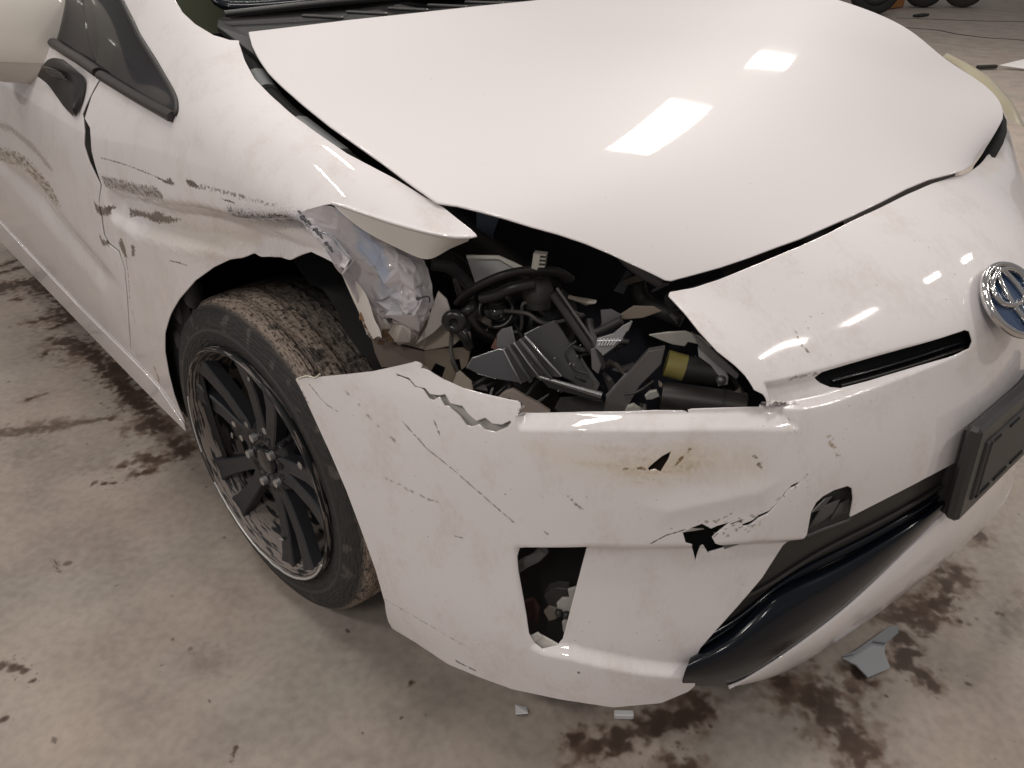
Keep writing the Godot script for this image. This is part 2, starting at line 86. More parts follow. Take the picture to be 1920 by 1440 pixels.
	"brown_a": [7.7553, 3.217, 7.3299, 3.206, 6.9215, 3.2182, 6.5249, 3.0902, 5.9773, 3.3156, 5.9257, 3.5586, 6.3946, 3.5286, 6.7191, 3.5659, 7.1216, 3.5305, 7.5449, 3.413],
	"brown_b": [7.1221, 3.3976, 6.8605, 3.3256, 6.6847, 3.1533, 6.4811, 3.2096, 6.5603, 3.4456, 6.7989, 3.5294, 7.0396, 3.5077],
}

const PIECES := {
	"fin_upper": [-.8006, .8809, .335, -.795, .8802, .3515, -.7848, .8764, .3819, -.7662, .8692, .424, -.744, .8624, .4594, -.7228, .858, .4847, -.7063, .8574, .4973],
	"fin_lower": [-.8005, .8777, .3421, -.793, .8643, .3616, -.7824, .8507, .386, -.7636, .8361, .4216, -.7426, .8252, .454, -.7153, .8365, .4683, -.7001, .8471, .485],
	"crumple_net": [-.8232, .8623, .29, -.8007, .8752, .3312, -.7675, .8442, .3615, -.7299, .8202, .3764, -.7063, .8016, .3874, -.8257, .8479, .3047, -.792, .8372, .3349, -.7631, .8196, .3633, -.7328, .8011, .3906, -.702, .7834, .3969, -.8236, .8339, .3346, -.7892, .8019, .3431, -.7614, .783, .3677, -.7372, .7749, .3999, -.6997, .7523, .3994, -.8201, .8116, .3608, -.7865, .7585, .3531, -.7573, .7409, .3615, -.7438, .7399, .4052, -.7077, .7218, .4039, -.7924, .7775, .3299, -.7813, .7261, .3551, -.7547, .7122, .3625, -.7408, .7107, .3976, -.7186, .6964, .3964, -.7767, .6906, .3472, -.7694, .6829, .3509, -.7554, .6754, .3527, -.7445, .6762, .3689, -.7226, .6689, .3759],
	"white_bracket": [-.626, .778, .3855, -.5964, .7806, .4207, -.5887, .7753, .4313, -.5826, .7692, .4403, -.5775, .763, .4481, -.5968, .7551, .4266, -.6222, .739, .3997, -.624, .7571, .393],
	"bracket_lip": [-.6285, .7828, .3888, -.5992, .7846, .424, -.5857, .7763, .4426, -.5746, .7677, .4583, -.5852, .7666, .4455, -.5997, .7794, .4246, -.6286, .7776, .3899],
	"connector": [-.6019, .7904, .4964, -.5983, .8105, .4963, -.5876, .8094, .5098, -.5878, .8073, .51, -.5927, .8076, .5039, -.5932, .8047, .504, -.5885, .8045, .5098, -.5887, .8023, .5101, -.5936, .8026, .5039, -.5941, .7997, .504, -.5894, .7994, .5099, -.5896, .7973, .5101, -.5945, .7975, .504, -.595, .7947, .504, -.5903, .7944, .5099, -.5907, .7922, .5099, -.5955, .7918, .5041, -.5976, .788, .5023],
	"panel_right": [-.6144, .6934, .4963, -.6001, .7064, .511, -.5861, .7171, .5258, -.5805, .7028, .5362, -.5708, .67, .5562, -.5609, .6327, .5778, -.5641, .6158, .5778, -.5775, .6296, .5577, -.5909, .6387, .5389, -.5999, .6584, .5228, -.6042, .6733, .5139],
	"shiny_bracket": [-.647, .6779, .4896, -.6313, .695, .5051, -.6264, .6986, .5105, -.6163, .6826, .5267, -.6002, .6459, .5555, -.6198, .6447, .5313, -.6362, .6307, .5141, -.6416, .6525, .5023],
	"left_shard": [-.6804, .6444, .4484, -.6739, .6593, .453, -.6488, .6757, .4803, -.6437, .6748, .4869, -.6387, .65, .499, -.6327, .629, .5114, -.6558, .6321, .482, -.672, .6377, .4605],
	"top_shard": [-.6423, .6926, .4695, -.6376, .7007, .4733, -.6286, .7056, .4833, -.6274, .6807, .4908, -.6379, .6709, .4801, -.6446, .6747, .4708],
	"small_red_shard": [-.6473, .6701, .4611, -.6408, .6856, .4654, -.6349, .6694, .4767, -.6405, .6663, .4705],
	"long_strip": [-.6273, .6486, .536, -.6036, .6397, .5677, -.5858, .6331, .5915, -.5734, .6288, .6081, -.5766, .6213, .6057, -.5866, .6229, .5929, -.6045, .6287, .5691, -.618, .633, .5512],
	"lens_shard": [-.5344, .7321, .6178, -.5388, .7185, .6155, -.543, .7077, .6127, -.5519, .6948, .6046, -.5617, .6823, .5951, -.5673, .6913, .586, -.5645, .705, .5863, -.5506, .7134, .6018, -.5418, .7254, .61],
	"leaf_shard": [-.5319, .7274, .5599, -.5226, .73, .571, -.514, .7229, .5834, -.5262, .7065, .5722, -.5375, .6931, .5616, -.5324, .7103, .5636],
	"tan_leaf": [-.5109, .7167, .5733, -.496, .7326, .5879, -.4793, .7338, .6087, -.472, .728, .6193, -.4895, .7163, .6003, -.5058, .7121, .5809],
	"strut": [-.5476, .5843, .5914, -.5433, .6081, .5908, -.5229, .6439, .6074, -.5016, .6812, .6249, -.4874, .6868, .6414, -.4919, .6636, .6414, -.5124, .6299, .6241, -.5307, .5829, .6129],
	"metal_plate": [-.5069, .7068, .6274, -.492, .7124, .6449, -.4764, .7158, .6636, -.465, .71, .6794, -.4553, .6966, .695, -.4664, .6988, .6804, -.4751, .7006, .669, -.478, .6943, .6668, -.4877, .6953, .6544, -.4992, .7011, .6384],
	"arc_bracket": [-.4601, .6905, .675, -.4487, .6816, .6916, -.4402, .6671, .706, -.4365, .6518, .7145, -.4379, .641, .7155, -.446, .6374, .7061, -.4441, .6507, .7052, -.4508, .6663, .6928, -.4599, .6771, .6785],
	"pale_clip": [-.5298, .6292, .6477, -.5253, .636, .6517, -.5194, .6384, .6586, -.5176, .6303, .6628, -.5242, .6247, .6558, -.5288, .624, .6503],
	"pale_clip_low": [-.5422, .5969, .6249, -.5392, .606, .6264, -.5335, .6101, .6327, -.5283, .6046, .6404, -.5229, .5968, .6492, -.5338, .5919, .6367],
	"tan_metal": [-.7275, .6975, .3413, -.7002, .7082, .372, -.6801, .7035, .3977, -.6687, .6933, .4143, -.6577, .6868, .4293, -.6584, .6728, .4319, -.6668, .6765, .4207, -.6761, .6644, .4122, -.7023, .6541, .3826, -.7254, .6616, .3524, -.7284, .6763, .3452],
	"tan_fold": [-.726, .6762, .3918, -.7127, .7047, .4017, -.7032, .7358, .4064, -.6961, .755, .4107, -.6899, .7446, .4208, -.6883, .7263, .4271, -.6934, .7145, .4234, -.7083, .6938, .4097],
	"clip_bracket": [-.7099, .6576, .3869, -.6919, .663, .4078, -.6728, .6669, .4303, -.6667, .6615, .4393, -.6709, .6421, .4388, -.6776, .6348, .4322, -.6777, .6507, .4283, -.6859, .648, .4188, -.6834, .6277, .4268, -.6906, .609, .4224, -.6987, .616, .4107, -.6923, .6361, .4138, -.7005, .6414, .4023, -.7087, .6243, .3964, -.7109, .6385, .3903],
	"pale_tab": [-.6889, .623, .4211, -.6798, .633, .43, -.6707, .6182, .4448, -.6703, .5957, .4507, -.6782, .6043, .4388, -.6886, .6093, .4248],
	"rubber_flap": [-.7572, .6709, .3258, -.7447, .677, .3396, -.734, .6642, .3558, -.7086, .6562, .3889, -.7119, .6223, .3929, -.7213, .6275, .3801, -.7388, .6284, .3583, -.7536, .6282, .3402, -.7568, .6487, .3315],
	"tan_pile": [-.6507, .5944, .4753, -.6404, .608, .4847, -.6332, .6122, .4927, -.623, .6025, .5077, -.6118, .5937, .5238, -.6022, .583, .5384, -.6063, .5751, .5352, -.6311, .5704, .5055, -.6477, .5761, .4834],
	"grey_side_hose": [-.465, .7948, .532, -.4575, .7896, .5427, -.45, .7786, .555, -.4442, .7688, .5648, -.4374, .7606, .5755, -.4416, .7542, .5719, -.4528, .7649, .5549, -.4612, .7775, .5412, -.4651, .7874, .5338],
	"cavity_flap": [-.4633, .7235, .5213, -.4539, .7438, .5276, -.4486, .7557, .531, -.4437, .7509, .5384, -.4478, .7367, .5372, -.454, .7191, .5341],
	"dark_lug": [-.6947, .7158, .4215, -.6902, .7261, .4247, -.682, .7233, .4355, -.6772, .7164, .4431, -.6749, .7032, .449, -.6813, .6963, .4426, -.6894, .6999, .4317, -.6945, .7053, .4241],
	"grey_plate_low": [-.5733, .6398, .553, -.564, .6658, .5581, -.5589, .6495, .5686, -.5509, .6273, .5841, -.5552, .6149, .5818, -.5634, .6176, .5708],
	"tall_clip": [-.5679, .6862, .5789, -.5641, .689, .583, -.5604, .6654, .5932, -.5641, .6527, .5916, -.569, .6596, .5837],
	"dark_bracket_low": [-.5855, .5995, .5403, -.5659, .6048, .5634, -.5472, .6011, .5877, -.5394, .5799, .6027, -.5831, .5723, .55, -.5919, .5824, .5366],
	"nose_tab": [-.4717, .715, .6698, -.4619, .7031, .6851, -.4498, .6841, .7051, -.4352, .6609, .7293, -.438, .6545, .7272, -.4525, .6719, .7046, -.4658, .6937, .6824],
	"lens_dashes": [],
	"bowl_ring": [-.6514, .7208, .3988, -.6521, .7436, .4225, -.6445, .7608, .443, -.6269, .7735, .4618, -.6038, .7772, .474, -.581, .7765, .4869, -.552, .7676, .4939, -.5297, .7512, .4944],
	"bowl_rim_low": [-.6492, .7397, .4422, -.6344, .7465, .4589, -.6192, .7576, .475, -.5938, .7615, .4902],
	"diagonal_bar": [-.5847, .754, .5188, -.5759, .7294, .5356, -.5667, .703, .5534, -.5565, .6757, .5727],
	"thin_bar": [-.5509, .6535, .5852, -.5531, .6837, .575, -.5493, .7014, .5601, -.5428, .712, .5501],
	"cross_bar": [-.5602, .6925, .5487, -.5439, .7006, .5671, -.5254, .7218, .5928],
	"hose_a": [-.4749, .7922, .5362, -.4647, .7748, .5534, -.4518, .7614, .573, -.4411, .7514, .5892],
	"hose_b": [-.4334, .7336, .5402, -.4304, .7107, .5502, -.4316, .705, .582, -.4188, .6962, .6164],
	"hose_c": [-.6705, .7726, .3629, -.6507, .7665, .3735, -.6365, .7522, .3791, -.6263, .734, .396],
	"hose_d": [-.645, .7697, .3345, -.6224, .7598, .3489, -.612, .7414, .3661, -.6119, .7303, .3842],
	"clip_arm": [-.6936, .715, .438, -.6891, .705, .4458, -.6855, .6949, .4526, -.6776, .6785, .4513],
	"clip_arm_b": [-.6954, .7192, .4347, -.6796, .7236, .4384, -.6717, .7319, .4464, -.6616, .7342, .4433],
	"clip_ring": [-.6993, .7143, .431, -.6974, .7219, .4316, -.6922, .727, .437, -.6869, .7247, .4441, -.686, .7159, .4472, -.6906, .7078, .4433, -.6962, .7087, .4362],
	"duct": [-.4881, .6102, .6445, -.4607, .6082, .6797, -.4382, .6062, .7088, -.4177, .604, .7354],
	"motor": [-.4714, .6548, .6465, -.4617, .6516, .6597, -.434, .6479, .6957],
	"dome_at": [-.5723, .738, .4762, -.5745, .7166, .4789],
	"bowl_at": [-.5889, .6895, .4226, -.6055, .7208, .4246, -.5444, .6764, .4498],
	"projector_at": [-.6133, .7078, .4335, -.5876, .6967, .4678],
	"wire_a": [-.5766, .6936, .5586, -.5935, .6818, .5555, -.5884, .6598, .567, -.5775, .6537, .5821],
	"wire_b": [-.668, .5999, .4817, -.665, .6139, .4821, -.663, .6197, .4833],
	"wire_c": [-.5475, .6273, .6259, -.5358, .6329, .6392, -.5075, .6404, .6428],
	"bay_wall": [-.5045, .754, .0566, -.1743, .774, .4363, -.1132, .4001, .6553, -.4593, .3664, .3511, -.6368, .485, .277],
	"blue_panel": [-.4903, .7837, .2407, -.4637, .7802, .2723, -.4769, .744, .267, -.4834, .7076, .2699, -.4995, .7064, .2518],
	"bay_floor": [-.6936, .4928, .0988, -.5483, .4661, .446, -.312, .5435, .7516, -.2137, .3697, .724, -.6518, .2338, .0959],
	"chin_net": [-.4877, .1695, .8284, -.4374, .2194, .8626, -.3745, .2561, .8868, -.3014, .2861, .9041, -.2278, .3205, .918, -.1498, .3549, .9301, -.054, .3805, .9383, .0819, .3872, .9397, .3897, .3223, .892, -.4952, .1795, .8327, -.4419, .2217, .8667, -.3786, .2564, .8913, -.3051, .2847, .909, -.2296, .3162, .9232, -.1479, .3466, .9352, -.0463, .3675, .9427, .0914, .3735, .9428, .3645, .3287, .8983, -.4972, .1827, .835, -.4341, .2061, .8685, -.3673, .2354, .894, -.2903, .2594, .9127, -.2093, .2851, .9282, -.1171, .3069, .9405, -.0005, .318, .9472, .1519, .3177, .9427, .3955, .2887, .8931, -.4909, .1753, .833, -.4159, .1781, .866, -.3408, .1982, .8913, -.2538, .2131, .9098, -.1607, .2293, .9259, -.0514, .2395, .9382, .0981, .2303, .9416, .3215, .1922, .9226, .4108, .2584, .893, -.4784, .1597, .8273, -.3975, .1536, .8605, -.3164, .1682, .8856, -.22, .1756, .9032, -.1147, .1833, .9185, .0137, .1811, .929, .2014, .1489, .9273, .3701, .1521, .9195, .526, .1623, .875],
	"lip_net": [-.5401, .2449, .7872, -.4841, .2883, .8163, -.4293, .3368, .8364, -.3524, .352, .8629, -.2682, .3647, .8877, -.178, .3794, .9101, -.073, .3921, .9261, .0603, .3992, .9315, .397, .3195, .8914, -.557, .2597, .7967, -.5009, .2977, .8272, -.4457, .3443, .8478, -.3691, .3598, .873, -.2858, .3737, .8963, -.1968, .3898, .9172, -.0933, .4035, .9322, .0402, .41, .9369, .3984, .3177, .8902, -.5735, .2606, .8048, -.5133, .283, .8401, -.4558, .3274, .8638, -.3781, .3461, .8869, -.2952, .3653, .9071, -.208, .3875, .9253, -.1069, .4065, .9384, .0292, .4134, .9422, .3499, .3443, .9008, -.5774, .2397, .8048, -.5043, .2348, .844, -.447, .2831, .8745, -.3686, .3089, .8967, -.2862, .3372, .9141, -.201, .3686, .9295, -.102, .3956, .9407, .0382, .404, .9439, .3447, .3471, .9018, -.5681, .2115, .7977, -.4806, .1828, .8374, -.4228, .2357, .873, -.3464, .2705, .8966, -.2655, .3072, .9134, -.1815, .3457, .9277, -.0834, .3785, .9382, .0601, .3886, .9413, .3972, .3153, .8901],
	"grille_net": [-.4569, .4486, .8271, -.4035, .446, .8517, -.345, .4456, .8726, -.2888, .4572, .8902, -.227, .4667, .9066, -.1533, .4699, .9212, -.0563, .4626, .9311, .0775, .442, .9328, .3798, .3539, .8922, -.5034, .347, .8033, -.4475, .3656, .8312, -.3906, .3898, .8524, -.3253, .4078, .8739, -.252, .4197, .8959, -.1706, .4305, .9153, -.0675, .433, .9287, .0725, .4238, .9321, .3886, .3444, .891, -.5515, .2353, .7766, -.4923, .2794, .8088, -.4358, .3308, .8308, -.3611, .3556, .8566, -.2735, .3679, .8835, -.1815, .3853, .9072, -.0725, .3987, .9246, .0727, .4022, .9302, .4016, .3325, .889],
	"hook_back": [-.4033, .4339, .8521, -.4029, .4809, .8506, -.386, .5046, .8552, -.3414, .511, .8704, -.3271, .4997, .8763, -.3243, .475, .8788, -.3222, .4434, .88],
	"hook_shard_a": [-.4054, .4576, .8568, -.3909, .4902, .8611, -.3612, .4947, .8713, -.3703, .4727, .8692, -.3936, .4586, .8612],
	"hook_shard_b": [-.3707, .4599, .8681, -.3608, .4848, .8709, -.3434, .4884, .8765, -.3418, .4644, .8778],
	"hook_shard_c": [-.4083, .4871, .8558, -.39, .504, .8616, -.3772, .5047, .8662, -.3916, .4867, .8623],
	"plate_outline": [-.1513, .5528, .9322, -.0928, .5556, .9356, .1545, .519, .9253, .3485, .448, .8887, .4887, .1511, .8896, .1144, .354, .9455, -.0942, .3817, .9444, -.1602, .4285, .9376, -.1424, .4776, .939],
	"slot_back": [-.3593, .6633, .7983, -.2638, .6713, .8298, -.0893, .676, .8816, -.0749, .6519, .8953, -.0823, .6376, .8977, -.2233, .6382, .8638, -.3236, .6339, .8315, -.3447, .642, .8196],
	"slot_bar": [-.3554, .6591, .8188, -.2857, .6614, .8434, -.2026, .6648, .87, -.1216, .6659, .8903],
	"slot_bar_low": [-.3472, .6538, .8292, -.2922, .6551, .8483, -.2083, .6577, .8745, -.1277, .6583, .8942],
	"fog_back": [-.6315, .3188, .4745, -.5331, .3402, .5941, -.5722, .1128, .6232, -.6447, .0872, .5298],
	"fog_hose": [-.7038, .368, .5758, -.6937, .3835, .5877, -.6836, .3958, .5995, -.6755, .4113, .6072],
	"fog_cup": [-.6665, .3185, .6025, -.6615, .3288, .6062, -.6535, .3354, .6149, -.6429, .3359, .6279, -.6425, .3198, .6328, -.6544, .3038, .6228, -.6644, .303, .6101],
	"fog_clip_a": [-.6699, .3504, .6564, -.6701, .3644, .6527, -.659, .3716, .6638, -.6577, .363, .6673, -.665, .3495, .6624, -.6687, .3312, .6628, -.6765, .3224, .6557, -.6831, .3244, .6469, -.6826, .3387, .6436, -.6768, .3489, .6483],
	"fog_clip_b": [-.6808, .3079, .6541, -.6716, .3217, .6618, -.6633, .325, .6706, -.6693, .2923, .6719, -.6772, .2813, .6649, -.6812, .2923, .6574],
	"fog_ledge": [-.7272, .2879, .6314, -.7199, .302, .6404, -.7152, .3003, .6478, -.6979, .2858, .6746, -.7014, .2709, .6722, -.7188, .2633, .648, -.7253, .2741, .6365],
	"fog_tag": [-.7289, .2968, .6354, -.7213, .308, .6452, -.7174, .3023, .6523, -.7251, .2881, .6428],
	"fog_tan": [-.676, .2927, .6109, -.6699, .3045, .6158, -.6633, .3028, .6251, -.6654, .2841, .6279, -.6728, .2783, .6196],
	"fog_red": [-.6765, .2838, .5697, -.6688, .2895, .5795, -.6649, .2745, .5901, -.6696, .2497, .5908, -.6779, .251, .5778],
	"flake_a": [-.5734, .4917, .7799, -.5601, .4979, .7888, -.5621, .4828, .789, -.565, .4587, .7894, -.5714, .4752, .7832],
	"flake_b": [-.5575, .4914, .7895, -.5477, .4851, .7969, -.5447, .4725, .8001, -.5529, .4613, .7956, -.5582, .476, .7905],
	"flake_c": [-.5823, .4745, .7725, -.572, .4838, .779, -.5694, .4697, .7825, -.5763, .4635, .7781],
	"rim_chip": [-.7589, .6803, .4494, -.755, .6771, .4607, -.7555, .6723, .4644, -.7603, .6676, .4586, -.7634, .6703, .4487],
	"curl": [-.8556, .6183, .2729, -.8482, .6273, .2899, -.8425, .6279, .3027, -.8387, .637, .3132],
	"trim_quarter": [-.8006, .9322, -.5179, -.8023, .9258, -.4241, -.805, .9212, -.3357, -.8094, .919, -.2472, -.8146, .9186, -.1619, -.817, .9187, -.1197],
	"trim_front": [-.8149, .9214, -.1167, -.8101, .9296, -.1179, -.7982, .9439, -.1515, -.7732, .9681, -.2661, -.7542, 1.0025, -.3833, -.7434, 1.0321, -.449, -.7309, 1.0698, -.5283],
	"trim_door": [-.7929, .9601, -.8342, -.7954, .9518, -.7367, -.7966, .9457, -.6482, -.7995, .9349, -.5348],
	"mirror_at": [-.8047, .9854, -.9553],
	"arm_base": [-.8161, .9233, -.7385, -.8102, .9321, -.6917, -.8136, .9226, -.6177, -.8154, .9175, -.5788, -.827, .895, -.5694, -.8463, .8547, -.5834, -.8486, .8498, -.5971, -.8455, .8617, -.669, -.8374, .8846, -.7762, -.8338, .894, -.8289],
	"arm_top": [-.8468, .8922, -.8469, -.842, .9012, -.8226, -.8211, .9359, -.686, -.8225, .9321, -.6483, -.827, .9226, -.6131, -.8389, .9013, -.6476],
	"lamp_left_inner": [.66, .8215, .616, .68, .8487, .5812, .7, .8705, .5409, .715, .885, .5027, .735, .9021, .4561, .74, .9177, .4165],
	"lamp_left_outer": [.72, .77, .6553, .735, .8227, .6052, .75, .8472, .5705, .765, .8785, .5221, .775, .8977, .4629, .78, .9127, .4051],
	"stain_a": [-.889, -2.1507, -.7815, -2.1374, -.7451, -1.9893, -.7434, -1.7968, -.7796, -1.6814, .0443],
	"stain_b": [-.887, -1.7483, -.8358, -1.7484, -.7849, -1.7439, .0149],
	"stain_b2": [-.8527, -2.315, -.8033, -2.3229, -.7639, -2.3256, .0144],
	"stain_b3": [-.8361, -2.3898, -.7923, -2.4123, -.7732, -2.4266, .0147],
	"stain_c": [-.8331, -1.5275, -.8238, -1.428, -.7967, -1.355, -.7867, -1.1838, -.7943, -1.0003, -.8011, -.8344, .0327],
	"stain_c2": [-.8001, -1.143, -.8059, -1.0107, -.8014, -.9282, .0145],
	"stain_d": [-.8311, -.8321, -.7946, -.7926, -.7811, -.77, .028],
	"stain_e": [-.7952, -.6962, -.7876, -.643, -.8026, -.6304, .0267],
	"stain_f": [-.8806, -.6739, -.8582, -.6415, .0211],
	"stain_g": [-.9294, -.6189, -.9033, -.6107, -.8819, -.6069, .012],
	"stain_h": [-.9409, -.6744, -.9299, -.6677, .0105],
	"stain_i": [-1, -.6316, -.9738, -.6142, .0086],
	"stain_j": [-1.0219, -.6423, -1.0105, -.6467, .0069],
	"stain_k": [-1.1324, -1.0496, -1.0629, -1.0091, -1.0035, -.9777, .0218],
	"stain_k2": [-1.002, -.9835, -.94, -.9575, -.8766, -.9233, .0117],
	"stain_l": [-1.0317, -1.1909, -1.0161, -1.1969, .0104],
	"stain_m": [-.8767, -1.561, -.8616, -1.5684, .0094],
	"stain_m2": [-.924, -1.4534, -.9107, -1.4804, .0091],
	"stain_n": [-.8691, -2.002, -.8657, -1.9863, .0106],
	"stain_n2": [-.8436, -1.6542, -.7971, -1.6685, -.7673, -1.6818, .0121],
	"stain_o": [-.4196, .7227, -.4073, .7485, -.4393, .7497, .0193],
	"stain_p": [-.2634, .83, -.2501, .8754, -.2552, .9195, -.2736, .9594, -.2998, .983, .0325],
	"stain_p2": [-.2719, .791, -.2583, .8268, .0151],
	"stain_q": [-.1859, .9016, -.183, .9103, .0128],
	"stain_r": [-.1429, .8726, -.1451, .895, -.1473, .9169, .013],
	"stain_s": [.0644, .8791, .0745, .9069, .1285, .9166, .0311],
	"stain_t": [.2544, .8806, .26, .9006, .2459, .9198, .0213],
	"stain_u": [.0105, .9053, -.029, .9399, -.061, .945, .0221],
	"stain_v": [.4175, .8689, .4169, .8924, .0162],
	"stain_w": [-.0484, .9643, -.0576, .9883, -.0715, .9995, .0121],
	"stain_x": [-.6247, .6696, -.5729, .695, -.5119, .7141, -.4533, .7373, .0228],
	"stain_y": [-.5469, .7778, -.5177, .81, .0137],
	"stain_z": [-.6482, .6422, -.6169, .6493, .0114],
	"stain_aa": [.127, .9626, .1272, .9646, .0072],
	"stain_ab": [-.0088, 1.0393, -.0091, 1.0423, .0068],
	"stain_ac": [-.7752, .3621, -.7751, .367, .006],
	"stain_ad": [.1269, .9151, .1962, .917, .219, .8961, .0144],
	"stain_ba": [-1.3247, -.18, -1.3113, -.1598, -1.2914, -.1292, .0085],
	"stain_bb": [-1.3547, -.0445, -1.3463, -.0443, .0067],
	"stain_bc": [-1.2949, -.097, -1.2896, -.1003, .0055],
	"stain_bd": [-1.168, -.4171, -1.1701, -.362, .0031],
	"stain_be": [-1.0897, .2985, -1.0701, .2762, .0024],
	"stain_bf": [.2086, 1.0066, .2096, 1.0112, .0059],
	"arm_left": [-.8422, .8964, -.8351, -.8399, .8871, -.7762, -.8402, .8714, -.732, -.8448, .8574, -.6684, -.8471, .8475, -.6044],
	"arm_right": [-.815, .9426, -.6941, -.8143, .9289, -.6166, -.8132, .9166, -.5837, -.828, .8877, -.5723, -.8453, .851, -.5868],
	"rip_line": [-.8249, .8647, .2895, -.8256, .8583, .3032, -.825, .852, .3212, -.8241, .8442, .338, -.8228, .8354, .3536, -.8216, .8244, .3661, -.8201, .8127, .3766, -.8177, .8017, .3897],
	"arch_strip_a": [-.7959, .7831, .3301, -.7936, .7668, .3365, -.7907, .7475, .3444, -.787, .7273, .3535, -.7832, .7068, .3628, -.7802, .6936, .3694],
	"arch_strip_b": [-.7899, .7814, .3496, -.7825, .7622, .3632, -.7802, .7451, .3698, -.779, .7262, .3754, -.7763, .7117, .382, -.776, .6997, .3849],
	"arm_neck_a": [-.8414, .8973, -.854, -.8392, .9001, -.8015, -.8393, .8983, -.7548, -.8418, .8923, -.7207],
	"arm_neck_b": [-.8162, .9373, -.7247, -.8153, .9379, -.6903, -.8171, .9331, -.6521, -.8207, .9253, -.6187],
	"clutter": [-.5733, .6072, .5385, -.5626, .5927, .5556, -.5578, .5875, .5778, -.526, .6041, .5833, -.5075, .6286, .585, -.4925, .6386, .6011, -.494, .6206, .6191, -.4961, .5948, .6384, -.4589, .6138, .6347, -.4393, .6635, .6462, -.4269, .6421, .6677, -.4134, .615, .7076, -.4079, .6103, .7311, -.4005, .6732, .6618, -.4308, .6999, .6159, -.4281, .7207, .5821, -.4411, .7345, .5619, -.4897, .6723, .5803, -.5067, .6388, .5679, -.527, .7062, .5249, -.5376, .7203, .5081, -.5635, .7021, .4809, -.594, .691, .4462, -.6158, .6858, .436, -.6356, .6963, .4242, -.6438, .7109, .4106, -.6343, .7294, .3874, -.6425, .744, .3739, -.6102, .6602, .4644, -.6534, .5961, .4423, -.6446, .595, .4681, -.6853, .5952, .4323, -.6935, .6045, .4055, -.61, .5959, .5106, -.5896, .6706, .4872, -.5677, .6733, .5137],
	"hook_frame": [-.4171, .4524, .8608, -.3928, .4557, .8695, -.3662, .457, .8784, -.3451, .4612, .8852, -.3457, .4898, .8847, -.3483, .5122, .8825, -.3579, .5221, .8784, -.3792, .5233, .8712],
	"floor_shard": [-.141, .012, .8624, -.1114, .012, .8718, -.0564, .012, .879, -.0458, .012, .8989, -.0707, .012, .9093, -.0949, .012, .9327, -.147, .012, .9155, -.1371, .012, .8856],
	"floor_shard_fold": [-.1448, .018, .861, -.1145, .018, .871, -.0107, .018, .8841, .0071, .018, .8945, -.0084, .018, .9041, -.052, .018, .9006, -.0652, .018, .8821, -.1197, .018, .8749],
}


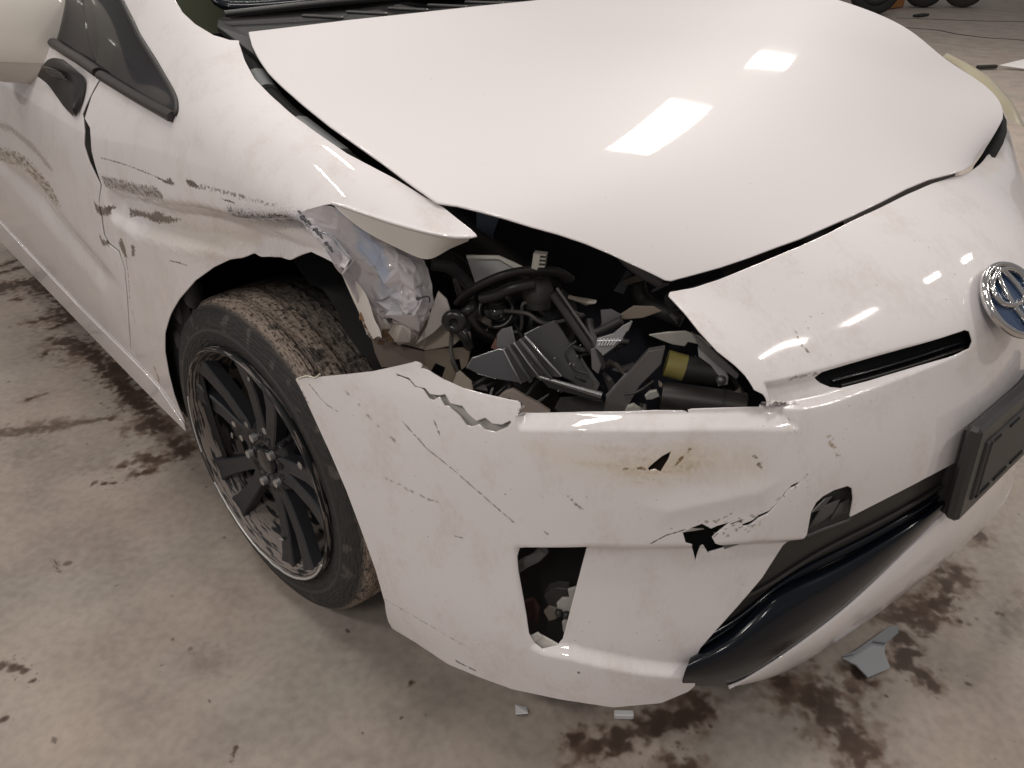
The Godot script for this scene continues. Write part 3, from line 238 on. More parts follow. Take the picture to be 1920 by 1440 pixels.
# ------------------------------------------------------------------ curved sheets
class Sheet:
	var nu: int
	var nv: int
	var c: Array[Vector3] = []
	var bumps: Array = []
	var size := Vector2(.2, .1)
	var side := 1.0
	var crush: FastNoiseLite
	var crush_deep := 0.0
	var crush_fine: FastNoiseLite

	func _init(w: int, h: int, list: Array, away: Vector3) -> void:
		nu = w
		nv = h
		var d: Array = []
		for j in nv:
			var row: Array = []
			for i in nu:
				var k := (j * nu + i) * 3
				row.append(Vector3(list[k], list[k + 1], list[k + 2]))
			d.append(solved(row))
		var cols: Array = []
		for i in nu:
			var col: Array = []
			for j in nv:
				col.append(d[j][i])
			cols.append(widened(solved(col)))
		for j in nv + 2:
			var row: Array = []
			for i in nu:
				row.append(cols[i][j])
			for p in widened(row):
				c.append(p)
		var m := raw((nu - 1) * .5, (nv - 1) * .5)
		side = 1.0 if m[1].cross(m[2]).dot(away) > 0.0 else -1.0
		size = Vector2(m[1].length(), m[2].length())

	func solved(p: Array) -> Array:      # control points of a natural cubic spline through p
		var n := p.size()
		if n < 3:
			return p
		var b: Array = p.duplicate()
		var cc: Array = []
		var dd: Array = []
		cc.resize(n)
		dd.resize(n)
		cc[0] = 0.0
		dd[0] = p[0]
		for i in range(1, n - 1):
			var m: float = 4.0 - cc[i - 1]
			cc[i] = 1.0 / m
			dd[i] = (p[i] * 6.0 - dd[i - 1]) / m
		b[n - 1] = p[n - 1]
		for i in range(n - 2, 0, -1):
			b[i] = dd[i] - b[i + 1] * cc[i]
		b[0] = p[0]
		return b

	func widened(p: Array) -> Array:
		var n := p.size()
		return [p[0] * 2.0 - p[1]] + p + [p[n - 1] * 2.0 - p[n - 2]]

	func raw(u: float, v: float) -> Array:
		var i := clampi(floori(u), 0, nu - 2)
		var j := clampi(floori(v), 0, nv - 2)
		var f := u - i
		var g := v - j
		var wu := [(1 - f) * (1 - f) * (1 - f) / 6.0, (3 * f * f * f - 6 * f * f + 4) / 6.0, (-3 * f * f * f + 3 * f * f + 3 * f + 1) / 6.0, f * f * f / 6.0]
		var wv := [(1 - g) * (1 - g) * (1 - g) / 6.0, (3 * g * g * g - 6 * g * g + 4) / 6.0, (-3 * g * g * g + 3 * g * g + 3 * g + 1) / 6.0, g * g * g / 6.0]
		var eu := [-(1 - f) * (1 - f) / 2.0, (3 * f * f - 4 * f) / 2.0, (-3 * f * f + 2 * f + 1) / 2.0, f * f / 2.0]
		var ev := [-(1 - g) * (1 - g) / 2.0, (3 * g * g - 4 * g) / 2.0, (-3 * g * g + 2 * g + 1) / 2.0, g * g / 2.0]
		var p := Vector3.ZERO
		var du := Vector3.ZERO
		var dv := Vector3.ZERO
		for b in 4:
			var r := (j + b) * (nu + 2) + i
			var q := Vector3.ZERO
			var e := Vector3.ZERO
			for a in 4:
				var cp: Vector3 = c[r + a]
				q += cp * wu[a]
				e += cp * eu[a]
			p += q * wv[b]
			du += e * wv[b]
			dv += q * ev[b]
		return [p, du, dv]

	func at(u: float, v: float) -> Vector3:
		var m := raw(u, v)
		var t := 0.0
		for b in bumps:
			t -= b.inward(Vector2(u, v) * size)
		if crush:
			var k := .14 + clampf(1.15 - Vector2((u - 2.75) / 1.5, (v - 3.1) / 1.7).length(), 0.0, 1.0)
			t += (crush.get_noise_2d(u * 100.0, v * 100.0) + crush_fine.get_noise_2d(u * 100.0, v * 100.0) * .3) * crush_deep * k
		if t == 0.0:
			return m[0]
		return m[0] + (m[1] as Vector3).cross(m[2]).normalized() * side * t

	func normal(u: float, v: float, h := .012) -> Vector3:
		return (at(u + h, v) - at(u - h, v)).cross(at(u, v + h) - at(u, v - h)).normalized() * side


class Bump:                                # part of a sheet pressed in, inside an outline
	var edge: PackedVector2Array
	var box: Rect2
	var deep: float
	var soft: float
	var ramp: bool

	func _init(outline: PackedVector2Array, sheet: Sheet, how_deep: float, how_soft: float, as_ramp := false) -> void:
		for p in outline:
			edge.append(p * sheet.size)
		box = Rect2(edge[0], Vector2.ZERO)
		for p in edge:
			box = box.expand(p)
		deep = how_deep
		soft = how_soft
		ramp = as_ramp

	func inward(p: Vector2) -> float:
		if not box.has_point(p) or not Geometry2D.is_point_in_polygon(p, edge):
			return 0.0
		var d := 1e9
		for i in edge.size():
			if ramp and i >= 6:
				continue
			d = minf(d, p.distance_to(Geometry2D.get_closest_point_to_segment(p, edge[i], edge[(i + 1) % edge.size()])))
		if ramp:
			return minf(d, soft) * deep
		return deep * smoothstep(0.0, soft, d)


# ------------------------------------------------------------------ helpers
var rng := RandomNumberGenerator.new()
var car: Node3D
var used := {}

func v2(list: Array) -> PackedVector2Array:
	var r := PackedVector2Array()
	for i in range(0, list.size() - 1, 2):
		r.append(Vector2(list[i], list[i + 1]))
	return r

func v3(called: String) -> PackedVector3Array:
	var list: Array = PIECES[called]
	var r := PackedVector3Array()
	for i in range(0, list.size() - 2, 3):
		r.append(Vector3(list[i], list[i + 1], list[i + 2]))
	return r

func numbered(called: String, under: Node) -> String:
	var key := str(under.get_instance_id()) + called
	used[key] = used.get(key, 0) + 1
	return called if used[key] == 1 else "%s_%03d" % [called, used[key] - 1]

func put(called: String, mesh: Mesh, mat: Material, under: Node, label := "") -> MeshInstance3D:
	var o := MeshInstance3D.new()
	o.name = numbered(called, under)
	o.mesh = mesh
	o.material_override = null
	for i in mesh.get_surface_count():
		o.set_surface_override_material(i, mat)
	if label:
		o.set_meta("label", label)
	under.add_child(o, true)
	return o

func thing(called: String, label: String, category: String, at := Vector3.ZERO, group := "") -> Node3D:
	var o := Node3D.new()
	o.name = numbered(called, self)
	o.position = at
	o.set_meta("label", label)
	o.set_meta("category", category)
	if group:
		o.set_meta("group", group)
	add_child(o, true)
	return o

func tag(o: Node, label: String, category: String, group := "") -> void:
	o.set_meta("label", label)
	o.set_meta("category", category)
	if group:
		o.set_meta("group", group)

func mat(color: Color, rough := .6, metal := 0.0, coat := 0.0) -> StandardMaterial3D:
	var m := StandardMaterial3D.new()
	m.albedo_color = color.linear_to_srgb()
	m.roughness = rough
	m.metallic = metal
	m.metallic_specular = .3 if coat > 0.0 else .5
	if coat > 0.0:
		m.clearcoat_enabled = true
		m.clearcoat = coat
		m.clearcoat_roughness = .04
	return m

func tri(st: SurfaceTool, p: Array, n: Array, t: Array) -> void:
	var flip: bool = (p[1] - p[0]).cross(p[2] - p[0]).dot(n[0] + n[1] + n[2]) > 0.0
	for k in ([0, 2, 1] if flip else [0, 1, 2]):
		st.set_normal(n[k])
		st.set_uv(t[k])
		st.add_vertex(p[k])

# a panel cut from a sheet along an outline, with holes, real thickness and rounded edges
func panel(sheet: Sheet, outline: PackedVector2Array, holes: Array, cell: Vector2, thick := .003, lift := 0.0) -> ArrayMesh:
	var st := SurfaceTool.new()
	st.begin(Mesh.PRIMITIVE_TRIANGLES)
	var lo := outline[0]
	var hi := outline[0]
	for p in outline:
		lo = lo.min(p)
		hi = hi.max(p)
	var nx := ceili((hi.x - lo.x) / cell.x)
	var ny := ceili((hi.y - lo.y) / cell.y)
	var loops: Array = []
	for l in [outline] + holes:
		var q := PackedVector2Array()
		for p in l:
			q.append((p - lo) / cell)
		loops.append(q)
	var marked := {}
	for l in loops:
		for i in l.size():
			var a: Vector2 = l[i]
			var b: Vector2 = l[(i + 1) % l.size()]
			var n := maxi(1, ceili(a.distance_to(b) * 5.0))
			for k in n + 1:
				var p := a.lerp(b, float(k) / n)
				for e in [Vector2(.03, .03), Vector2(-.03, .03), Vector2(.03, -.03), Vector2(-.03, -.03)]:
					marked[Vector2i((p + e).floor())] = true
	var pos := {}
	var nor := {}
	var gw := nx + 5
	var gp := PackedVector3Array()
	for y in range(-2, ny + 3):
		for x in range(-2, nx + 3):
			gp.append(sheet.at(lo.x + x * cell.x, lo.y + y * cell.y))
	var uv_of := Vector2(1.0 / (sheet.nu - 1), 1.0 / (sheet.nv - 1))
	var tris: Array = []
	for y in range(-1, ny + 1):
		for x in range(-1, nx + 1):
			var square := PackedVector2Array([Vector2(x, y), Vector2(x + 1, y), Vector2(x + 1, y + 1), Vector2(x, y + 1)])
			if marked.has(Vector2i(x, y)):
				var parts: Array = Geometry2D.intersect_polygons(square, loops[0])
				for h in range(1, loops.size()):
					var left: Array = []
					for p in parts:
						var cut := Geometry2D.clip_polygons(p, loops[h])
						var ring := false
						for k in cut:
							ring = ring or Geometry2D.is_polygon_clockwise(k) != Geometry2D.is_polygon_clockwise(p)
						left.append_array([p] if ring else cut)
					parts = left
				for p in parts:
					var ix := Geometry2D.triangulate_polygon(p)
					for k in range(0, ix.size(), 3):
						tris.append([p[ix[k]], p[ix[k + 1]], p[ix[k + 2]]])
			else:
				var mid := Vector2(x + .5, y + .5)
				var inside := Geometry2D.is_point_in_polygon(mid, loops[0])
				for h in range(1, loops.size()):
					inside = inside and not Geometry2D.is_point_in_polygon(mid, loops[h])
				if inside:
					tris.append([square[0], square[1], square[2]])
					tris.append([square[0], square[2], square[3]])
	for t in tris:
		var p: Array = []
		var n: Array = []
		var w: Array = []
		for q: Vector2 in t:
			var uv: Vector2 = lo + q * cell
			if not pos.has(q):
				var gx := roundi(q.x)
				var gy := roundi(q.y)
				if absf(q.x - gx) < .0001 and absf(q.y - gy) < .0001 and gx >= -1 and gy >= -1 and gx <= nx + 1 and gy <= ny + 1:
					var at := (gy + 2) * gw + gx + 2
					nor[q] = (gp[at + 1] - gp[at - 1]).cross(gp[at + gw] - gp[at - gw]).normalized() * sheet.side
					pos[q] = gp[at] + nor[q] * lift
				else:
					nor[q] = sheet.normal(uv.x, uv.y, cell.x * .5)
					pos[q] = sheet.at(uv.x, uv.y) + nor[q] * lift
			p.append(pos[q])
			n.append(nor[q])
			w.append(uv * uv_of)
		tri(st, p, n, w)
		tri(st, [p[0] - n[0] * thick, p[1] - n[1] * thick, p[2] - n[2] * thick], [-n[0], -n[1], -n[2]], w)
	for l: PackedVector2Array in loops:
		var ring: Array = []
		for i in l.size():
			var a: Vector2 = l[i]
			var b: Vector2 = l[(i + 1) % l.size()]
			var n := maxi(1, ceili(a.distance_to(b) * 1.2))
			for k in n:
				ring.append(lo + a.lerp(b, float(k) / n) * cell)
		var first: bool = l == loops[0]
		var turn := 1.0 if Geometry2D.is_polygon_clockwise(l) == first else -1.0
		var rows: Array = []
		for i in ring.size():
			var q: Vector2 = ring[i]
			var along: Vector2 = ring[(i + 1) % ring.size()] - ring[i - 1]
			var out2 := Vector2(along.y, -along.x).normalized() * -turn
			var n := sheet.normal(q.x, q.y)
			var p := sheet.at(q.x, q.y) + n * lift
			var o := sheet.at(q.x + out2.x * .01, q.y + out2.y * .01) + n * lift - p
			o = (o - n * o.dot(n)).normalized()
			var row: Array = []
			for k in 5:
				var a := PI * k / 4.0
				row.append([p - n * thick * .5 + (n * cos(a) + o * sin(a)) * thick * .5, n * cos(a) + o * sin(a), q * uv_of])
			rows.append(row)
		for i in rows.size():
			var a: Array = rows[i]
			var b: Array = rows[(i + 1) % rows.size()]
			for k in 4:
				tri(st, [a[k][0], b[k][0], b[k + 1][0]], [a[k][1], b[k][1], b[k + 1][1]], [a[k][2], b[k][2], b[k + 1][2]])
				tri(st, [a[k][0], b[k + 1][0], a[k + 1][0]], [a[k][1], b[k + 1][1], a[k + 1][1]], [a[k][2], b[k + 1][2], a[k + 1][2]])
	st.index()
	return st.commit()

func whole(s: Sheet, ragged := 0.0) -> PackedVector2Array:
	var r := PackedVector2Array()
	var w := s.nu - 1.0
	var h := s.nv - 1.0
	var n := 24
	for side in 4:
		for k in n:
			var t := float(k) / n
			var p: Vector2 = [Vector2(t * w, 0), Vector2(w, t * h), Vector2((1 - t) * w, h), Vector2(0, (1 - t) * h)][side]
			var j := Vector2(rng.randf_range(-1, 0), rng.randf_range(-1, 0)) * ragged
			r.append(p + (j if k > 0 else Vector2.ZERO) * ([Vector2(0, -1), Vector2(1, 0), Vector2(0, 1), Vector2(-1, 0)][side] as Vector2))
	return r

func loft(called: String, w: int, away: Vector3) -> Sheet:
	var list: Array = PIECES[called]
	return Sheet.new(w, list.size() / 3 / w, list, away)

# a flat or slightly bent piece of plate: outline in space, given thickness, edges chamfered
func plate(points: PackedVector3Array, thick: float, holes: Array = []) -> ArrayMesh:
	var n := Vector3.ZERO
	var mid := Vector3.ZERO
	for i in points.size():
		n += points[i].cross(points[(i + 1) % points.size()])
		mid += points[i] / points.size()
	n = Vector3.ZERO
	for i in points.size():
		n += (points[i] - mid).cross(points[(i + 1) % points.size()] - mid)
	n = n.normalized()
	if n.dot(Vector3(-.7, .6, .7)) < 0.0:
		n = -n
	var ax := n.cross(Vector3.UP if absf(n.y) < .9 else Vector3.RIGHT).normalized()
	var ay := n.cross(ax)
	var flat := PackedVector2Array()
	var high := PackedFloat32Array()
	for p in points:
		flat.append(Vector2((p - mid).dot(ax), (p - mid).dot(ay)))
		high.append((p - mid).dot(n))
	var ccw := not Geometry2D.is_polygon_clockwise(flat)
	var bevel := minf(thick * .35, .0012)
	var st := SurfaceTool.new()
	st.begin(Mesh.PRIMITIVE_TRIANGLES)
	var rings: Array = [[], [], [], []]
	for i in flat.size():
		var e := (flat[(i + 1) % flat.size()] - flat[i - 1]).normalized()
		var o2 := Vector2(e.y, -e.x) * (1.0 if ccw else -1.0)
		var o := ax * o2.x + ay * o2.y
		var p := points[i]
		rings[0].append(p + n * thick * .5 - o * bevel)
		rings[1].append(p + n * (thick * .5 - bevel))
		rings[2].append(p - n * (thick * .5 - bevel))
		rings[3].append(p - n * thick * .5 - o * bevel)
	var ix := Geometry2D.triangulate_polygon(flat)
	for k in range(0, ix.size(), 3):
		for s in [0, 3]:
			var a: Vector3 = rings[s][ix[k]]
			var b: Vector3 = rings[s][ix[k + 1]]
			var d: Vector3 = rings[s][ix[k + 2]]
			var m := (b - a).cross(d - a).normalized()
			if m.dot(n) * (1 if s == 0 else -1) < 0.0:
				m = -m
			tri(st, [a, b, d], [m, m, m], [flat[ix[k]] * 10.0, flat[ix[k + 1]] * 10.0, flat[ix[k + 2]] * 10.0])
	for i in flat.size():
		var j := (i + 1) % flat.size()
		for s in 3:
			var a: Vector3 = rings[s][i]
			var b: Vector3 = rings[s][j]
			var d: Vector3 = rings[s + 1][j]
			var e: Vector3 = rings[s + 1][i]
			var m := (b - a).cross(e - a).normalized()
			if m.dot((a + b) * .5 - mid) < 0.0:
				m = -m
			tri(st, [a, b, d], [m, m, m], [Vector2.ZERO, Vector2.ZERO, Vector2.ZERO])
			tri(st, [a, d, e], [m, m, m], [Vector2.ZERO, Vector2.ZERO, Vector2.ZERO])
	return st.commit()

func smooth(points: PackedVector3Array, each := 6) -> PackedVector3Array:
	var r := PackedVector3Array()
	var n := points.size()
	if n < 3:
		return points
	for i in n - 1:
		for k in each:
			r.append(points[i].cubic_interpolate(points[i + 1], points[maxi(i - 1, 0)], points[mini(i + 2, n - 1)], float(k) / each))
	r.append(points[n - 1])
	return r

# a tube along a line; flatness squeezes the section
func tube(line: PackedVector3Array, radius: float, closed := false, sides := 10, flat := 1.0, taper := 1.0) -> ArrayMesh:
	var st := SurfaceTool.new()
	st.begin(Mesh.PRIMITIVE_TRIANGLES)
	var n := line.size()
	var rows: Array = []
	var up := Vector3.UP
	for i in n:
		var f: Vector3 = (line[(i + 1) % n] - line[i - 1]) if closed else (line[mini(i + 1, n - 1)] - line[maxi(i - 1, 0)])
		f = f.normalized()
		if absf(f.dot(up)) > .95:
			up = Vector3.RIGHT
		var a := f.cross(up).normalized()
		var b := a.cross(f).normalized()
		up = b
		var r := radius * lerpf(1.0, taper, float(i) / maxi(1, n - 1))
		var row: Array = []
		for k in sides:
			var w := TAU * k / sides
			var o := a * cos(w) + b * sin(w) * flat
			row.append([line[i] + o * r, (a * cos(w) * flat + b * sin(w)).normalized(), Vector2(float(k) / sides, float(i) / n)])
		rows.append(row)
	var last := n if closed else n - 1
	for i in last:
		for k in sides:
			var a = rows[i][k]
			var b = rows[(i + 1) % n][k]
			var c = rows[(i + 1) % n][(k + 1) % sides]
			var d = rows[i][(k + 1) % sides]
			tri(st, [a[0], b[0], c[0]], [a[1], b[1], c[1]], [a[2], b[2], c[2]])
			tri(st, [a[0], c[0], d[0]], [a[1], c[1], d[1]], [a[2], c[2], d[2]])
	if not closed:
		for e in [0, n - 1]:
			var f: Vector3 = (line[0] - line[1] if e == 0 else line[n - 1] - line[n - 2]).normalized()
			for k in sides:
				tri(st, [line[e], rows[e][k][0], rows[e][(k + 1) % sides][0]], [f, f, f], [Vector2.ZERO, Vector2.ZERO, Vector2.ZERO])
	return st.commit()

# a body of revolution about x: profile of (x, radius)
func lathe(profile: Array, sides := 96, groove := 0.0, first := 0, last := -1) -> ArrayMesh:
	var st := SurfaceTool.new()
	st.begin(Mesh.PRIMITIVE_TRIANGLES)
	var n := profile.size()
	var nrm: Array = []
	for i in n:
		var a: Vector2 = profile[maxi(i - 1, 0)]
		var b: Vector2 = profile[mini(i + 1, n - 1)]
		var e := (b - a).normalized()
		nrm.append(Vector2(-e.y, e.x))
	for i in n - 1:
		for k in sides:
			var p: Array = []
			var m: Array = []
			var t: Array = []
			for q in [[i, k], [i + 1, k], [i + 1, k + 1], [i, k + 1]]:
				var w: float = TAU * q[1] / sides
				var s: Vector2 = profile[q[0]]
				var r := s.y
				if groove > 0.0 and q[0] >= first and q[0] <= last and (q[1] + (q[0] - first) / 2 * 2) % 7 == 0:
					r -= groove
				p.append(Vector3(s.x, cos(w) * r, sin(w) * r))
				m.append(Vector3(nrm[q[0]].x, cos(w) * nrm[q[0]].y, sin(w) * nrm[q[0]].y))
				t.append(Vector2(float(q[1]) / sides, float(q[0]) / (n - 1)))
			if groove > 0.0 and i >= first - 1 and i <= last:
				var f: Vector3 = (p[2] - p[0]).cross(p[3] - p[1]).normalized()
				f = f if f.dot(m[0] + m[1]) > 0.0 else -f
				m = [f, f, f, f]
			tri(st, [p[0], p[1], p[2]], [m[0], m[1], m[2]], [t[0], t[1], t[2]])
			tri(st, [p[0], p[2], p[3]], [m[0], m[2], m[3]], [t[0], t[2], t[3]])
	st.index()
	return st.commit()

# sheet steel beaten into flat facets with sharp creases
func creased(sheet: Sheet, across: int, down: int, deep: float) -> ArrayMesh:
	var st := SurfaceTool.new()
	st.begin(Mesh.PRIMITIVE_TRIANGLES)
	var pt: Array = []
	for j in down + 1:
		var row: Array = []
		for i in across + 1:
			var u: float = float(i) / across * (sheet.nu - 1)
			var v: float = float(j) / down * (sheet.nv - 1)
			var edge := i == 0 or i == across
			var k := .16 + clampf(1.2 - Vector2((u - 2.75) / 1.4, (v - 3.3) / 1.9).length(), 0.0, 1.0)
			if not edge and j > 0 and j < down:
				u += rng.randf_range(-.32, .32) * (sheet.nu - 1) / across
				v += rng.randf_range(-.32, .32) * (sheet.nv - 1) / down
			elif j == down or i == across:
				v += rng.randf_range(-.2, .12)
			var p := sheet.at(u, v)
			if i > 0:
				p += sheet.normal(u, v) * rng.randf_range(-1.0, 1.0) * deep * k
			row.append([p, Vector2(u / (sheet.nu - 1), v / (sheet.nv - 1))])
		pt.append(row)
	for j in down:
		for i in across:
			var q := [pt[j][i], pt[j][i + 1], pt[j + 1][i + 1], pt[j + 1][i]]
			var ways := [[0, 1, 2], [0, 2, 3]] if rng.randf() < .5 else [[0, 1, 3], [1, 2, 3]]
			for w in ways:
				var a: Vector3 = q[w[0]][0]
				var b: Vector3 = q[w[1]][0]
				var c: Vector3 = q[w[2]][0]
				var n := (b - a).cross(c - a).normalized()
				var away := sheet.normal(float(i) / across * (sheet.nu - 1), float(j) / down * (sheet.nv - 1))
				if n.dot(away) < 0.0:
					n = -n
				var m := (n * 2.2 + away).normalized()
				tri(st, [a, b, c], [m, m, m], [q[w[0]][1], q[w[1]][1], q[w[2]][1]])
	return st.commit()

func ball(center: Vector3, radii: Vector3, power := 1.0, turn := Basis(), rings := 20, cut := -1.0) -> ArrayMesh:
	var st := SurfaceTool.new()
	st.begin(Mesh.PRIMITIVE_TRIANGLES)
	var pt: Array = []
	for j in rings + 1:
		var row: Array = []
		var a := -PI / 2 + PI * j / rings
		for k in rings * 2 + 1:
			var b := TAU * k / (rings * 2)
			var d := Vector3(cos(a) * cos(b), sin(a), cos(a) * sin(b))
			var e := Vector3(signf(d.x) * pow(absf(d.x), power), signf(d.y) * pow(absf(d.y), power), signf(d.z) * pow(absf(d.z), power))
			e.y = maxf(e.y, cut)
			row.append([center + turn * (e * radii), (turn * (d / radii)).normalized()])
		pt.append(row)
	for j in rings:
		for k in rings * 2:
			var a = pt[j][k]
			var b = pt[j + 1][k]
			var c = pt[j + 1][k + 1]
			var d = pt[j][k + 1]
			tri(st, [a[0], b[0], c[0]], [a[1], b[1], c[1]], [Vector2.ZERO, Vector2.ZERO, Vector2.ZERO])
			tri(st, [a[0], c[0], d[0]], [a[1], c[1], d[1]], [Vector2.ZERO, Vector2.ZERO, Vector2.ZERO])
	return st.commit()

func block(size: Vector3, bevel: float) -> ArrayMesh:   # a box with chamfered edges
	var st := SurfaceTool.new()
	st.begin(Mesh.PRIMITIVE_TRIANGLES)
	var h := size * .5
	var i := h - Vector3.ONE * bevel
	var z := Vector2.ZERO
	for ax in 3:
		for s in [-1.0, 1.0]:
			var n := Vector3.ZERO
			n[ax] = s
			var p: Array = []
			for q in [[-1, -1], [1, -1], [1, 1], [-1, 1]]:
				var v := Vector3.ZERO
				v[ax] = s * h[ax]
				v[(ax + 1) % 3] = q[0] * i[(ax + 1) % 3]
				v[(ax + 2) % 3] = q[1] * i[(ax + 2) % 3]
				p.append(v)
			tri(st, [p[0], p[1], p[2]], [n, n, n], [z, z, z])
			tri(st, [p[0], p[2], p[3]], [n, n, n], [z, z, z])
		for s in [-1.0, 1.0]:
			for t in [-1.0, 1.0]:
				var b := (ax + 1) % 3
				var c := (ax + 2) % 3
				var n := Vector3.ZERO
				n[b] = s
				n[c] = t
				n = n.normalized()
				var p: Array = []
				for q in [[-1, 0], [1, 0], [1, 1], [-1, 1]]:
					var v := Vector3.ZERO
					v[ax] = q[0] * i[ax]
					v[b] = s * (h[b] if q[1] == 0 else i[b])
					v[c] = t * (i[c] if q[1] == 0 else h[c])
					p.append(v)
				tri(st, [p[0], p[1], p[2]], [n, n, n], [z, z, z])
				tri(st, [p[0], p[2], p[3]], [n, n, n], [z, z, z])
	for sx in [-1.0, 1.0]:
		for sy in [-1.0, 1.0]:
			for sz in [-1.0, 1.0]:
				var s := Vector3(sx, sy, sz)
				var n := s.normalized()
				tri(st, [s * Vector3(h.x, i.y, i.z), s * Vector3(i.x, h.y, i.z), s * Vector3(i.x, i.y, h.z)], [n, n, n], [z, z, z])
	return st.commit()

# ------------------------------------------------------------------ painting surfaces: colour, wear and one painted dent shade
var grain := FastNoiseLite.new()

func dab(im: Image, at: Vector2, r: Vector2, color: Color, rough: float, soft: float, dry := 0.0) -> void:
	var w := im.get_width()
	var h := im.get_height()
	for y in range(maxi(0, int(at.y - r.y * 1.5)), mini(h, int(at.y + r.y * 1.5) + 2)):
		for x in range(maxi(0, int(at.x - r.x * 1.5)), mini(w, int(at.x + r.x * 1.5) + 2)):
			var d := Vector2((x - at.x) / r.x, (y - at.y) / r.y).length()
			d += grain.get_noise_2d(x, y) * rough
			var a := (1.0 - smoothstep(1.0 - soft, 1.0, d)) * color.a
			if dry > 0.0:
				a *= smoothstep(dry - .15, dry + .15, grain.get_noise_2d(x * .7 + 900, y * .7) * .9 + .5)
			if a > .004:
				im.set_pixel(x, y, im.get_pixel(x, y).lerp(Color(color.r, color.g, color.b), a))

func scratch(im: Image, sheet: Sheet, called: String, width: float, color: Color, dry := .45, rough := .5, soft := .6) -> void:
	var w := im.get_width()
	var h := im.get_height()
	var pts := v2(EDGES[called])
	var px := w / (sheet.nu - 1.0)
	var py := h / (sheet.nv - 1.0)
	for i in pts.size() - 1:
		var a := pts[i] * Vector2(px, py)
		var b := pts[i + 1] * Vector2(px, py)
		var m := sheet.raw(pts[i].x, pts[i].y)
		var r := Vector2(width / (m[1] as Vector3).length() * px, width / (m[2] as Vector3).length() * py)
		r = r.max(Vector2(.8, .8))
		var n := maxi(1, int(a.distance_to(b) / minf(r.x, r.y) * 1.2))
		n = mini(n, 60)
		for k in n:
			var t := float(k) / n
			dab(im, a.lerp(b, t), r * rng.randf_range(.7, 1.15), Color(color, color.a * rng.randf_range(.6, 1.0)), rough, soft, dry)

# an area of bare, rubbed or shade-tinted paint with a ragged edge; mottle mixes a second colour in
func bare(im: Image, sheet: Sheet, called: String, color: Color, ragged := 2.0, mottle := Color(0, 0, 0, 0), soft := 1.0) -> void:
	var w := im.get_width()
	var h := im.get_height()
	var poly := PackedVector2Array()
	var lo := Vector2(1e9, 1e9)
	var hi := -lo
	for p in v2(EDGES[called]):
		var q := p * Vector2(w / (sheet.nu - 1.0), h / (sheet.nv - 1.0))
		poly.append(q)
		lo = lo.min(q)
		hi = hi.max(q)
	var pad := ragged + soft + 2.0
	for y in range(maxi(0, int(lo.y - pad)), mini(h, int(hi.y + pad) + 1)):
		for x in range(maxi(0, int(lo.x - pad)), mini(w, int(hi.x + pad) + 1)):
			var q := Vector2(x, y) + Vector2(grain.get_noise_2d(x * 1.3, y * 1.3), grain.get_noise_2d(x * 1.3 + 700, y * 1.3)) * ragged * 2.0
			var inside := Geometry2D.is_point_in_polygon(q, poly)
			var d := 1e9
			for i in poly.size():
				d = minf(d, q.distance_to(Geometry2D.get_closest_point_to_segment(q, poly[i], poly[(i + 1) % poly.size()])))
			if not inside:
				d = -d
			var a := smoothstep(-soft, soft, d) * color.a
			if a < .01:
				continue
			var c := Color(color.r, color.g, color.b)
			if mottle.a > 0.0:
				var k := grain.get_noise_2d(x * .3 + 40, y * 1.5) * .65 + grain.get_noise_2d(x * 1.2, y * 2.2 + 80) * .35
				c = c.lerp(Color(mottle.r, mottle.g, mottle.b), smoothstep(-.06, .12, k) * mottle.a)
			im.set_pixel(x, y, im.get_pixel(x, y).lerp(c, a))

func patch(im: Image, sheet: Sheet, called: String, color: Color, blur: float, dry := 0.0) -> void:
	scratch(im, sheet, called, blur, color, dry, .6, .95)

func specks(im: Image, count: int, color: Color, most: float) -> void:
	for i in count:
		var at := Vector2(rng.randf() * im.get_width(), rng.randf() * im.get_height())
		dab(im, at, Vector2(rng.randf_range(.5, most), rng.randf_range(.5, most)), Color(color, rng.randf_range(.3, .9)), .5, .6)

func textured(im: Image, rough: float, coat := 0.0) -> StandardMaterial3D:
	var m := mat(Color.WHITE, rough, 0.0, coat)
	m.albedo_texture = ImageTexture.create_from_image(im)
	return m

func noise(freq: float, number: int, kind := FastNoiseLite.TYPE_SIMPLEX_SMOOTH, octaves := 4) -> FastNoiseLite:
	var f := FastNoiseLite.new()
	f.noise_type = kind
	f.frequency = freq
	f.seed = number
	f.fractal_octaves = octaves
	return f

# ------------------------------------------------------------------ the scene
const PEARL := Color(.80, .765, .772)
const GROUND := -.015

func _ready() -> void:
	rng.seed = 4401
	grain = noise(.09, 7, FastNoiseLite.TYPE_SIMPLEX_SMOOTH, 3)
	var cam := Camera3D.new()
	cam.name = "camera"
	cam.fov = 51.2
	cam.position = Vector3(-1.2857, 1.1948, 1.2329)
	cam.rotation = Vector3(-.5280, -.7210, -.0022)
	cam.near = .05
	cam.far = 200.0
	add_child(cam)
	cam.current = true
	var env := Environment.new()
	env.background_mode = Environment.BG_COLOR
	env.background_color = Color(.22, .212, .21).linear_to_srgb()
	env.background_energy_multiplier = 1.0
	env.tonemap_mode = Environment.TONE_MAPPER_LINEAR
	env.tonemap_exposure = 1.1
	env.sdfgi_enabled = true
	env.ssao_enabled = true
	env.ssil_enabled = true
	var we := WorldEnvironment.new()
	we.name = "surroundings"
	we.environment = env
	add_child(we)
	lamps()
	floor_and_far()
	car = thing("damaged_car", "white hatchback with crushed right fender and torn open front corner", "car")
	body()
	front()
	side_details()
	wheel()
	wheel_housing()
	headlight_bay()
	debris()

